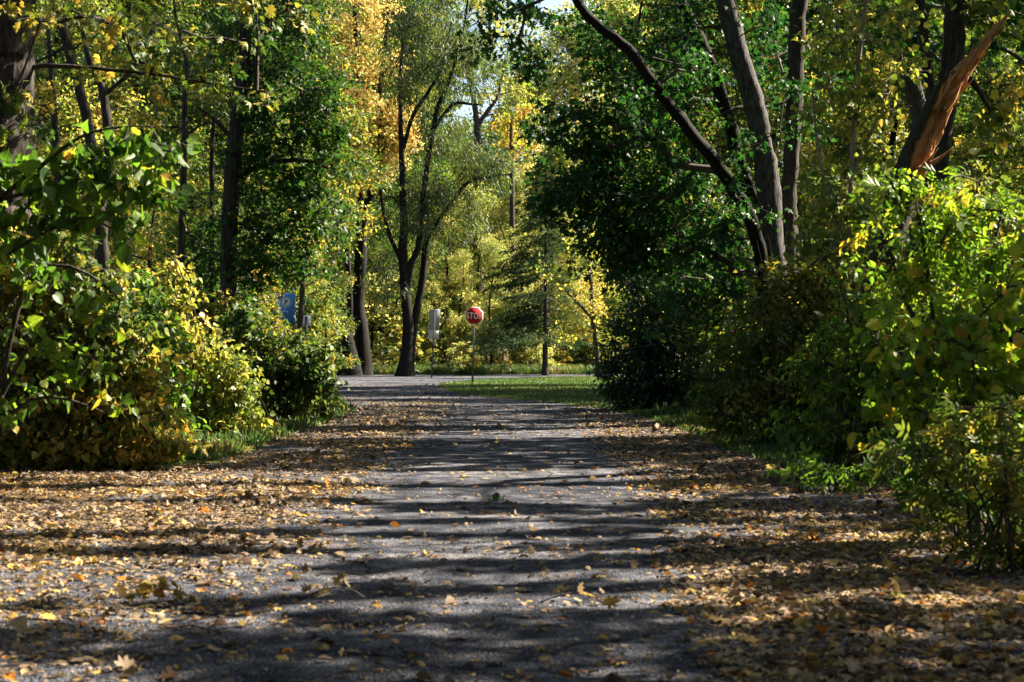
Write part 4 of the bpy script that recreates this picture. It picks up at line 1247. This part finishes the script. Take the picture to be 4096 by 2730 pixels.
plant('left_shrub', 'big yellow green shrub sloping down at the left edge', 'shrub', 18.6, 45, [],
      [(25, 270, 45, 45, 1.1), (70, 262, 40, 36, 1.0), (95, 310, 40, 45, 1.0), (40, 330, 60, 48, 1.4), (20, 390, 50, 50, 1.4), (100, 380, 60, 50, 1.3), (60, 430, 70, 32, 1.3), (140, 420, 45, 36, 1.2), (130, 350, 40, 40, 1.1), (150, 448, 60, 16, 1.2), (60, 458, 80, 12, 1.2), (110, 445, 50, 22, 1.4), (5, 450, 50, 24, 1.4), (30, 400, 50, 40, 1.2), (80, 462, 70, 8, 1.2)],
      'heart', 0.066, 'mixed', lk=2.8, nl=20, sr=0.2, nstem=22, stem_r=0.012, tint=0.46, tvar=(0.20, 0.14, 0.16), droop=0.7, nb=0.5)
plant('drooping_branch_shrub', 'arching boughs of large yellowing leaves before the left shrub', 'shrub', 12.5, -10,
      [[(-15, 520, 7), (0, 400, 6), (20, 300, 5), (50, 265, 4), (90, 275, 3), (120, 300, 1.5)], [(0, 400, 5), (30, 345, 4), (65, 340, 3), (105, 370, 1.5)], [(-5, 430, 5), (30, 400, 4), (70, 400, 3), (110, 415, 1.5)]],
      [(50, 285, 45, 22, 0.5), (95, 300, 32, 22, 0.55), (110, 325, 20, 16, 0.5), (40, 350, 50, 24, 0.45), (85, 365, 34, 20, 0.5), (15, 400, 35, 30, 0.4), (115, 395, 20, 14, 0.4), (20, 255, 30, 22, 0.6)],
      'heart', 0.075, 'boxelder', bark='bark', lk=2.0, nl=6, sr=0.14, tint=0.46, tvar=(0.12, 0.14, 0.20), droop=1.0, nb=0.25, sides=8, twig_r=0.0025)

plant('sunlit_bush', 'yellow green vine covered bush lit by the sun on the left verge', 'bush', 24.5, 222,
      [[(205, 442, 3), (195, 380, 2.5), (188, 330, 2), (185, 290, 1.6), (178, 265, 1.2), (163, 250, 0.8)]],
      [(188, 345, 34, 30, 1.2), (215, 368, 36, 26, 1.3), (238, 385, 30, 24, 1.3), (190, 390, 40, 34, 1.3), (230, 412, 36, 24, 1.3), (250, 425, 20, 14, 1.1), (205, 425, 34, 20, 1.1), (180, 300, 10, 20, 0.9), (170, 264, 16, 9, 1.0), (185, 280, 6, 16, 0.9), (150, 330, 40, 40, 1.0), (150, 390, 30, 40, 1.1)],
      'heart', 0.072, 'lime', lk=1.8, nl=18, sr=0.20, nstem=18, stem_r=0.010, tint=0.5, tvar=(0.16, 0.10, 0.14), droop=0.6, nb=0.6)
plant('hedge_bush', 'muted green bush between the left shrub and the sunlit bush', 'bush', 21.5, 140, [],
      [(130, 330, 44, 40, 1.6), (160, 370, 40, 44, 1.8), (125, 400, 50, 40, 1.9), (165, 425, 40, 26, 1.8), (105, 440, 50, 22, 1.6), (150, 300, 30, 26, 1.1), (80, 300, 40, 40, 1.3)],
      'heart', 0.07, 'boxelder', nl=22, sr=0.21, nstem=18, stem_r=0.012, tint=0.34, tvar=(0.20, 0.14, 0.16), droop=0.6)
plant('shaded_bush', 'dark green bush narrowing to the road before the parking sign', 'bush', 30.0, 285, [],
      [(252, 335, 30, 30, 1.2), (288, 362, 42, 32, 1.5), (300, 380, 36, 30, 1.5), (275, 395, 34, 30, 1.4), (318, 352, 22, 15, 1.2), (310, 400, 26, 26, 1.3), (335, 362, 12, 8, 0.9), (240, 318, 24, 18, 0.8), (255, 360, 36, 40, 1.2), (322, 385, 16, 20, 1.1)],
      'heart', 0.078, 'mixed', lk=1.9, nl=22, sr=0.27, nstem=16, stem_r=0.014, tint=0.36, tvar=(0.18, 0.14, 0.15), droop=0.5)
plant('understory_maple', 'young yellowing maple growing under the large dark green maple', 'sapling', 40.0, 150,
      [[(150, 405, 6), (152, 320, 5), (150, 260, 4), (155, 200, 2)], [(150, 330, 4), (180, 290, 3), (215, 270, 2)]],
      [(140, 245, 45, 40, 1.2), (190, 275, 40, 40, 1.2), (120, 290, 45, 40, 1.2), (165, 325, 50, 35, 1.3), (235, 300, 30, 30, 1.0), (215, 340, 40, 25, 1.1), (90, 230, 40, 40, 1.0)],
      'star', 0.085, 'mixed', nl=24, sr=0.36, tint=0.46, tvar=(0.2, 0.12, 0.12), sides=8)
plant('amber_understory_tree', 'amber yellow young maple above the blue parking sign', 'tree', 50.0, 300,
      [[(298, 394, 7), (300, 330, 6), (304, 260, 5), (306, 200, 3)]],
      [(292, 262, 34, 30, 1.0), (265, 280, 30, 24, 0.9), (306, 225, 30, 24, 0.9)],
      'star', 0.11, 'mixed', nl=24, sr=0.42, tint=0.72, tvar=(0.14, 0.1, 0.1), sides=8)

# ------------------------------------------------------------------ FAR SIDE OF THE CROSSING
plant('golden_maple', 'golden yellow maple with dark twin trunks across the road', 'tree', 86.5, 356,
      [[(350, 377, 20), (347, 347, 15), (340, 314, 14), (335, 288, 13), (329, 260, 12), (322, 220, 10), (318, 160, 7), (316, 80, 4)],
       [(363, 377, 17, 1), (362, 333, 14, 1), (358, 307, 13, 1), (359, 282, 12.5, 1), (361, 250, 12, 1), (362, 210, 10, 1), (361, 167, 8, 1), (358, 90, 6, 1), (355, 0, 4, 1)],
       [(361, 240, 8), (367, 205, 8), (376, 184, 7), (381, 140, 6), (380, 95, 5), (386, 40, 4), (390, -20, 3)],
       [(349, 345, 7), (350, 300, 6), (348, 262, 5), (345, 230, 3)]],
      [(345, 30, 42, 38, 1.1), (372, 8, 26, 24, 0.9), (335, 75, 36, 34, 1.2), (378, 62, 22, 24, 0.9), (392, 62, 14, 16, 0.9), (368, 110, 26, 22, 1.6), (395, 125, 24, 24, 2.6), (378, 150, 36, 28, 2.8), (345, 150, 32, 36, 1.9), (408, 140, 10, 16, 1.6), (410, 112, 10, 14, 1.0), (322, 160, 24, 40, 1.1), (330, 105, 28, 30, 1.2), (352, -40, 45, 35, 1.1), (318, 20, 20, 40, 0.9), (370, 172, 24, 10, 1.2), (318, 225, 22, 26, 0.8)],
      'star', 0.13, 'gold', bark='bark_dark', lk=1.3, nl=32, sr=0.65, sides=12, tint=0.5, tvar=(0.16, 0.12, 0.10), droop=0.4, twig_r=0.007)

plant('willow', 'grey green willow with forked black trunk and feathery crown', 'tree', 84.0, 407,
      [[(404, 377.5, 15), (407, 352, 10.5), (408, 326, 10.5), (405, 290, 10), (403, 250, 9.5), (404, 225, 8), (402, 160, 6), (400, 90, 4), (404, 20, 2)],
       [(410, 376, 8, 0.6), (412, 345, 8, 0.6), (416, 314, 7.5, 0.6), (422, 282, 7, 0.6), (425, 250, 6.5, 0.6), (428, 220, 5, 0.6), (424, 190, 4, 0.6)],
       [(407, 300, 7), (410, 268, 7), (417, 250, 6.5), (419, 239, 6.5), (424, 190, 6), (428, 160, 5.5), (433, 130, 5), (439, 104, 4.5), (448, 84, 3.5), (463, 32, 2.5), (470, -20, 1.5)],
       [(432, 132, 4), (452, 105, 3.5), (470, 104, 2.5), (482, 105, 1.5)], [(426, 240, 4), (463, 187, 4), (485, 178, 3.5), (512, 174, 2)], [(402, 155, 4), (412, 118, 4), (426, 95, 3.5), (441, 69, 3), (452, 20, 2)],
       [(405, 270, 5), (388, 230, 4), (380, 190, 3)]],
      [(435, 30, 45, 36, 0.8), (420, 85, 36, 36, 0.7), (462, 60, 30, 34, 0.75), (440, 130, 32, 28, 0.6), (478, 155, 30, 22, 1.0), (495, 165, 20, 16, 0.9), (420, 170, 28, 30, 0.6), (445, 195, 32, 20, 0.9), (460, 215, 26, 14, 0.7), (405, 215, 26, 34, 0.5), (450, -40, 60, 35, 0.9), (400, 40, 20, 50, 0.5), (425, 225, 24, 20, 0.7), (385, 270, 22, 34, 0.5)],
      'lance', 0.20, 'willow', bark='bark_dark', lk=1.7, nl=44, sr=0.6, sides=12, tint=0.42, tvar=(0.16, 0.1, 0.14), hang=0.8, droop=1.2, nb=0.3, twig_r=0.006)

def spruce(name, label, px, d, top_py, base_py, half_w, seed, dens=1.0, tint=0.4, bare=0.12):
    r = np.random.default_rng(seed)
    base = np.array([(px - 512) / F * d, d, 0.0])
    root = empty(name, base, label, 'spruce')
    H = CAMH + (HOR - top_py) / F * d
    W = half_w / F * d
    pp, rr = smooth_path([base + [0, 0, -0.05], base + [0.05, 0, H * 0.5], base + [0, 0, H]], [0.16 * H / 12, 0.10 * H / 12, 0.01], 0.3)
    tr = Acc(); tr.add(*tube(pp, rr, 10, 0.03, seed, flare=0.3)); tr.build('trunk', M['bark'], root, base, True)
    B0, B1, R0, R1 = [], [], [], []
    LP, LA = [], []
    z = H * bare
    while z < H * 0.985:
        t = z / H
        L = W * (1 - t) ** 0.85 * 1.15 * r.uniform(0.85, 1.1)
        for q in range(int(5 + 2 * r.random())):
            if r.random() > 0.93 * dens ** 0.3: continue
            az = r.uniform(0, 6.283)
            l = L * r.uniform(0.65, 1.08) * (0.75 if math.cos(az) > 0.2 else 1.0)
            if math.cos(az) > 0.2 and r.random() < 0.3: continue
            p0 = base + np.array([0, 0, z])
            dv = np.array([math.cos(az), math.sin(az), 0])
            dr = r.uniform(0.4, 1.5)
            k = max(4, int(l / 0.35))
            prev = p0
            for j in range(1, k + 1):
                s_ = j / k
                q1 = p0 + dv * l * s_ + np.array([0, 0, l * (0.10 * s_ - 0.42 * s_ * s_ + 0.16 * s_ ** 3) * dr]) + r.normal(0, 0.035, 3)
                B0.append(prev); B1.append(q1); R0.append(0.022 * (1 - s_ * 0.85)); R1.append(0.022 * (1 - s_ * 0.9))
                # side sprays
                if s_ > 0.22:
                    for sg in (-1, 1):
                        sl_ = l * 0.34 * (1.15 - s_) * r.uniform(0.5, 1.4) + 0.16
                        sv = nrm(np.array([-dv[1] * sg, dv[0] * sg, 0]) * 0.8 + dv * 0.7 + np.array([0, 0, -0.35]) + r.normal(0, 0.12, 3))
                        q2 = q1 + sv * sl_
                        B0.append(q1); B1.append(q2); R0.append(0.007); R1.append(0.002)
                        m = max(3, int(sl_ / 0.035 * dens))
                        f = r.random((m, 1))
                        LP.append(q1 + (q2 - q1) * f)
                        LA.append(sv + r.normal(0, 0.55, (m, 3)))
                    m = int(8 * dens)
                    f = r.random((m, 1))
                    LP.append(prev + (q1 - prev) * f); LA.append(dv + r.normal(0, 0.6, (m, 3)))
                prev = q1
        z += 0.20 + 0.010 * H * r.uniform(0.4, 1.3)
    V, Fc = frusta(np.array(B0), np.array(B1), np.array(R0), np.array(R1), 4)
    mesh_from('branches', V, Fc, M['twig'], root, None, False, base)
    pos = np.concatenate(LP); ax = np.concatenate(LA)
    n = len(pos)
    V, Fc, tv = leaves('lance', pos, ax, np.array([0, 0, 0.8]) + r.normal(0, 0.5, (n, 3)), np.full(n, 0.17) * r.uniform(0.7, 1.3, n), np.clip(tint + 0.2 * lowfreq(pos, r, 0.6) + r.normal(0, 0.12, n), 0, 1), r)
    mesh_from('crown', V, Fc, M['needle'], root, tv, False, base)
    return root
spruce('spruce', 'dark spruce with drooping layered boughs behind the stop sign', 545, 88.0, 150, 376, 88, 11, 1.5, 0.48, 0.16)
spruce('spruce', 'paler pointed spruce rising behind the dark spruce', 551, 100.0, 98, 374, 34, 12, 1.0, 0.85, 0.1)

plant('thin_leafy_tree', 'thin crooked tree with sparse yellow leaves right of the spruces', 'tree', 80.0, 597,
      [[(599, 378, 6), (596, 345, 5), (592, 310, 4.5), (590, 275, 4), (583, 240, 3), (580, 200, 2)], [(593, 320, 3), (575, 300, 2.5), (565, 290, 1.5)]],
      [(590, 250, 36, 30, 0.8), (600, 290, 38, 30, 0.8), (570, 270, 30, 30, 0.6), (612, 320, 30, 30, 0.9), (580, 320, 30, 24, 0.6)],
      'star', 0.16, 'lime', nl=26, sr=0.6, tint=0.62, sides=8)
plant('bare_poplar', 'tall poplar with a forked bare trunk against the sky gap', 'tree', 118.0, 478,
      [[(479, 369, 11), (478, 250, 9), (478, 150, 8), (477, 125, 7.5), (475, 108, 6), (470, 80, 4), (466, 30, 2)], [(478, 125, 5), (487, 112, 4.5), (498, 95, 3), (505, 60, 2)]],
      [(485, 88, 26, 14, 0.35), (500, 60, 28, 26, 0.5), (520, 100, 26, 22, 0.5), (465, 60, 26, 30, 0.4), (505, 128, 20, 16, 0.5), (490, 20, 40, 30, 0.6)],
      'quad', 0.20, 'lime', lk=2.6, nl=30, sr=0.7, tint=0.45, sides=8, twig_r=0.008)
plant('red_tipped_maple', 'maple with rusty red leaf tips beneath the sky gap', 'tree', 104.0, 512,
      [[(513, 371, 8), (512, 280, 7), (512, 190, 5), (511, 120, 3)]],
      [(510, 120, 18, 8, 0.8), (525, 114, 12, 7, 0.8), (500, 134, 16, 10, 0.8), (518, 150, 26, 20, 0.8)],
      'star', 0.19, 'rust', nl=30, sr=0.6, tint=0.55, tvar=(0.22, 0.16, 0.12), sides=8, twig_r=0.007)

# ------------------------------------------------------------------ woods behind: trees of a few kinds, copied
def proto_tree(name, H, cw, leaf, size, mat, seed, tint, lai, low=0.12, bark='bark_dark', nl=34, tvar=(0.2, 0.14, 0.1)):
    r = np.random.default_rng(seed)
    root = empty(name, (0, 0, 0), 'tree', 'tree')
    base = np.zeros(3)
    pts = [np.array([0, 0, -0.05])]
    for t in (0.25, 0.5, 0.75, 0.95):
        pts.append(np.array([r.normal(0, 0.02 * H), r.normal(0, 0.02 * H), H * t]))
    pp, rr = smooth_path(pts, [0.013 * H, 0.010 * H, 0.007 * H, 0.004 * H, 0.001 * H], 0.5)
    stems = [(pp, rr)]
    acc = Acc(); acc.add(*tube(pp, rr, 9, 0.05, seed, flare=0.4))
    for q in range(5):
        i = int(len(pp) * r.uniform(0.2, 0.7))
        az = r.uniform(0, 6.28)
        l = cw * r.uniform(0.6, 0.95)
        b = pp[i]
        p2, r2 = smooth_path([b, b + np.array([math.cos(az) * l * 0.5, math.sin(az) * l * 0.5, l * 0.45]), b + np.array([math.cos(az) * l, math.sin(az) * l, l * 1.0])], [rr[i] * 0.6, rr[i] * 0.4, 0.01], 0.4)
        stems.append((p2, r2)); acc.add(*tube(p2, r2, 6, 0.05, seed + q))
    C = []
    nb_ = 16
    for q in range(nb_):
        t = low + (0.97 - low) * (q + r.random()) / nb_
        prof = math.sin(math.pi * min(1, (t - low + 0.10) / (1.08 - low)) ** 0.8) ** 0.7
        az = r.uniform(0, 6.28)
        off = cw * prof * r.uniform(0.25, 0.75)
        c = np.array([math.cos(az) * off, math.sin(az) * off, H * t])
        R = np.array([cw * 0.42, cw * 0.42, H * 0.075]) * r.uniform(0.75, 1.2)
        nn = int(lai * math.pi * R[0] * R[2] * 1.3 / (AREA[leaf] * size * size) / nl) + 2
        u = nrm(r.normal(0, 1, (nn, 3))) * np.power(r.random((nn, 1)), 1 / 2.6)
        C.append(c + u * R)
    C = np.concatenate(C); C[:, 2] = np.maximum(C[:, 2], 0.3)
    crown_parts(stems, C, None, leaf, size, nl, cw * 0.13, root, base, {'leaf': M[mat]}, seed + 1, tint=tint, tvar=tvar, droop=0.4, twig_r=0.007, stem_acc=acc)
    acc.build('trunk', M[bark], root, base, True)
    return root

def copy_thing(src, loc, rz, sc, label, cat, group):
    o = src.copy(); COL.objects.link(o)
    o.location = loc; o.rotation_euler = (0, 0, rz); o.scale = sc
    tag(o, label, cat, group)
    for ch in src.children:
        c = ch.copy(); COL.objects.link(c); c.parent = o
    return o

PR = {
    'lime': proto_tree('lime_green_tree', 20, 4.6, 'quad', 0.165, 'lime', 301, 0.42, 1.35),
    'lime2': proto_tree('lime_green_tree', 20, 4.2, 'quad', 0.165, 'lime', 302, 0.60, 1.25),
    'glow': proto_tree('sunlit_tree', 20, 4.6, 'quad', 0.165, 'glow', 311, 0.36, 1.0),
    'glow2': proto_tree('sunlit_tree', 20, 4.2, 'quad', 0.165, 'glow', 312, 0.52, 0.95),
    'mixed': proto_tree('mixed_leaf_tree', 20, 4.6, 'quad', 0.165, 'mixed', 303, 0.45, 1.35),
    'green': proto_tree('green_tree', 20, 4.8, 'quad', 0.165, 'norway', 304, 0.62, 1.3),
    'bush': proto_tree('undergrowth_bush', 3.2, 1.5, 'quad', 0.12, 'glow', 305, 0.42, 1.5, low=0.05, nl=20),
    'bush2': proto_tree('undergrowth_bush', 3.2, 1.3, 'star', 0.15, 'mixed', 309, 0.60, 1.2, low=0.05, nl=18),
    'bushg': proto_tree('undergrowth_bush', 3.2, 1.6, 'quad', 0.12, 'mixed', 306, 0.34, 1.5, low=0.05, nl=20),
    'mid': proto_tree('understory_tree', 11, 3.2, 'star', 0.125, 'mixed', 307, 0.44, 1.3, nl=26),
    'midlime': proto_tree('understory_tree', 11, 3.2, 'star', 0.125, 'lime', 308, 0.46, 1.3, nl=26),
}
used = set()
rp = np.random.default_rng(77)
def place(kind, px, d, H, label, cat='tree', group=None, wide=1.0):
    H0 = {'bush': 3.2, 'bushg': 3.2, 'bush2': 3.2, 'mid': 11, 'midlime': 11}.get(kind, 20)
    s_ = H / H0
    x = (px - 512) / F * d
    rz = float(rp.uniform(0, 6.28))
    src = PR[kind]
    sc = (s_ * wide, s_ * wide, s_)
    if kind not in used:
        used.add(kind)
        src.location = (x, d, 0); src.rotation_euler = (0, 0, rz); src.scale = sc
        tag(src, label, cat, group)
        return src
    return copy_thing(src, (x, d, 0), rz, sc, label, cat, group)

def HT(top, d):
    return CAMH + (HOR - top) / F * d

# centre, beyond the crossing
gC = 'sunlit trees in the woods behind the stop sign'
lC = 'bright yellow green tree in the sunlit woods behind the stop sign'
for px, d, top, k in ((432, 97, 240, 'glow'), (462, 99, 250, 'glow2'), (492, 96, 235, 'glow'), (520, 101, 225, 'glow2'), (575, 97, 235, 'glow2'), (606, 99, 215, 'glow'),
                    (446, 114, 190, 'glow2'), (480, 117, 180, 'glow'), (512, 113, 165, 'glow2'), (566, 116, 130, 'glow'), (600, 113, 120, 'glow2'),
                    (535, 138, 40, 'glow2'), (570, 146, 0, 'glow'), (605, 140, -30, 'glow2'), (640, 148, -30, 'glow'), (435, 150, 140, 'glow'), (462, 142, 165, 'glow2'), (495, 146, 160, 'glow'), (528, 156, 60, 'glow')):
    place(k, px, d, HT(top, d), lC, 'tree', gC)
gB = 'trees filling the woods behind the golden maple and the willow'
lB = 'tall green tree in the woods behind the golden maple and the willow'
for px, d, top, k in ((300, 112, -10, 'mixed'), (335, 120, -40, 'mixed'), (370, 110, 20, 'green'), (405, 124, -20, 'mixed'), (436, 122, 140, 'mixed'), (425, 132, -30, 'green'), (375, 130, -60, 'mixed'), (310, 100, 120, 'mixed'), (388, 100, 200, 'green'), (350, 102, 180, 'mixed'), (430, 140, 60, 'green')):
    place(k, px, d, HT(top, d), lB, 'tree', gB)
gL = 'trees of the woods behind the slim left trunks'
lL = 'yellowing tree deep in the woods behind the slim left trunks'
for px, d, top, k in ((10, 62, -60, 'mixed'), (60, 56, -90, 'lime'), (110, 70, -100, 'mixed'), (150, 58, -60, 'mixed'), (200, 66, -90, 'mixed'), (245, 60, -40, 'mixed'), (285, 72, -60, 'mixed'), (30, 84, -120, 'mixed'), (90, 90, -120, 'lime'), (165, 86, -120, 'mixed'), (225, 92, -120, 'mixed'), (270, 88, -100, 'mixed'), (-30, 70, -90, 'mixed'), (130, 110, -100, 'green'), (60, 112, -100, 'green'), (200, 112, -100, 'lime'), (0, 110, -100, 'lime'),
                    ):
    place(k, px, d, HT(top, d), lL, 'tree', gL)
gU = 'low understory trees behind the left bushes'
lU = 'low yellowing understory tree behind the left bushes'
for px, d, top, k in ((20, 44, 130, 'mid'), (75, 48, 150, 'midlime'), (130, 50, 170, 'mid'), (185, 46, 190, 'midlime'), (240, 54, 200, 'mid'), (290, 64, 210, 'midlime'), (325, 70, 250, 'mid'), (50, 40, 230, 'mid'), (110, 42, 230, 'mid'), (260, 46, 290, 'mid')):
    place(k, px, d, HT(top, d), lU, 'tree', gU)
gR = 'trees of the woods behind the silver maple and the broken tree'
lR = 'yellow green tree in the woods behind the silver maple and the broken tree'
for px, d, top, k in ((650, 62, -60, 'lime'), (700, 56, -60, 'mixed'), (745, 64, -90, 'lime'), (790, 54, -80, 'lime2'), (840, 58, -90, 'lime'), (890, 50, -80, 'mixed'), (940, 56, -80, 'lime'), (990, 48, -80, 'green'), (1040, 54, -90, 'green'), (655, 172, -60, 'lime2'), (720, 168, -60, 'lime'), (790, 175, -60, 'lime2'), (860, 170, -60, 'lime'), (930, 176, -60, 'lime2'), (1010, 172, -60, 'lime')):
    place(k, px, d, HT(top, d), lR, 'tree', gR)
gV = 'low understory trees behind the right shrubs'
lV = 'low leafy understory tree behind the right shrubs'
for px, d, top, k in ((680, 46, 210, 'mid'), (730, 42, 200, 'midlime'), (830, 36, 190, 'mid'), (870, 34, 170, 'midlime'), (920, 36, 150, 'mid'), (975, 34, 130, 'mid'), (1025, 30, 110, 'mid'), (1000, 40, 60, 'mid'), (770, 40, 250, 'mid')):
    place(k, px, d, HT(top, d), lV, 'tree', gV)
# bushes along the far road edge
gE = 'undergrowth bushes along the far edge of the crossing'
lE = 'leafy undergrowth bush along the far edge of the crossing'
for i, px in enumerate(range(300, 690, 26)):
    d = 91 + rp.uniform(-1, 3) + max(0, (px - 512) * 0.02)
    place(('bush', 'bush2', 'bushg')[i % 3], px + rp.uniform(-9, 9), d, rp.uniform(0.7, 2.6), lE, 'bush', gE, rp.uniform(0.9, 1.6))
for i, px in enumerate(range(305, 690, 22)):
    place(('bush2', 'bush')[i % 2], px + rp.uniform(-6, 6), 96 + rp.uniform(0, 8), rp.uniform(3.0, 6.0), lE, 'bush', gE, rp.uniform(0.9, 1.3))
gF = 'undergrowth bushes under the left trees'
lF = 'low undergrowth bush in the shade under the left trees'
for px, d, H in ((150, 34, 2.2), (200, 36, 2.4), (240, 40, 2.4), (120, 30, 2.6), (60, 30, 2.6), (20, 28, 2.6), (280, 46, 2.0), (-10, 24, 2.6)):
    place('bushg', px, d, H, lF, 'bush', gF, 1.2)
gH = 'undergrowth bushes under the right trees'
lH = 'low undergrowth bush in the shade under the right trees'
for px, d, H in ((720, 34, 2.4), (760, 30, 2.2), (820, 30, 2.6), (870, 26, 2.4), (920, 24, 2.4), (970, 22, 2.4), (1020, 18, 2.2), (1010, 26, 3.0)):
    place('bushg', px, d, H, lH, 'bush', gH, 1.2)

# unseen trees around the camera, added to cut sky light on the road
gK = 'unseen trees behind the near end of the road'
lK = 'unseen tall tree behind the near end of the road'
for k, x, y, H in (('mixed', -9.5, 5.0, 19), ('green', -10.5, 12.0, 20), ('green', -6.5, -6.0, 19), ('mixed', 7.5, -7.0, 20), ('green', 0.5, -14.0, 20), ('lime', -13, -12.0, 20), ('green', 14, -13, 20), ('mixed', 12, 1.0, 18), ('lime', -16, 2, 20)):
    copy_thing(PR[k], (x, y, 0), float(rp.uniform(0, 6.28)), (H / 20 * 1.15,) * 2 + (H / 20,), lK, 'tree', gK)

gN = 'unseen trees of the woods flanking the near road'  # out of view on both flanks, added to close off the low sky
lN = 'unseen tree of the woods flanking the near road'
for k, x, y, H, wd in (('green', 19, -6, 12, 1.6), ('green', 20, 2, 12.5, 1.6), ('mixed', 19.5, 9, 12.5, 1.6), ('green', 21, 16, 12.5, 1.6), ('mixed', 20.5, 23, 12.5, 1.6), ('green', 22, 30, 12.5, 1.6), ('green', 24, 38, 13, 1.6), ('mixed', 28, 5, 14, 1.6), ('green', 29, 18, 14, 1.6), ('green', 30, 30, 14, 1.6), ('green', 27, -8, 13, 1.6),
                       ('green', -15, -8, 19, 1.3), ('mixed', -14, 18, 18, 1.2), ('green', -16, 9, 19, 1.3), ('green', -16, 26, 18, 1.2), ('mixed', -18, 0, 19, 1.3), ('green', -13, -17, 19, 1.3), ('green', -22, 16, 20, 1.3), ('green', 8, -18, 18, 1.3), ('green', -4, -20, 19, 1.3)):
    copy_thing(PR[k], (x, y, 0), float(rp.uniform(0, 6.28)), (H / 20 * wd,) * 2 + (H / 20,), lN, 'tree', gN)
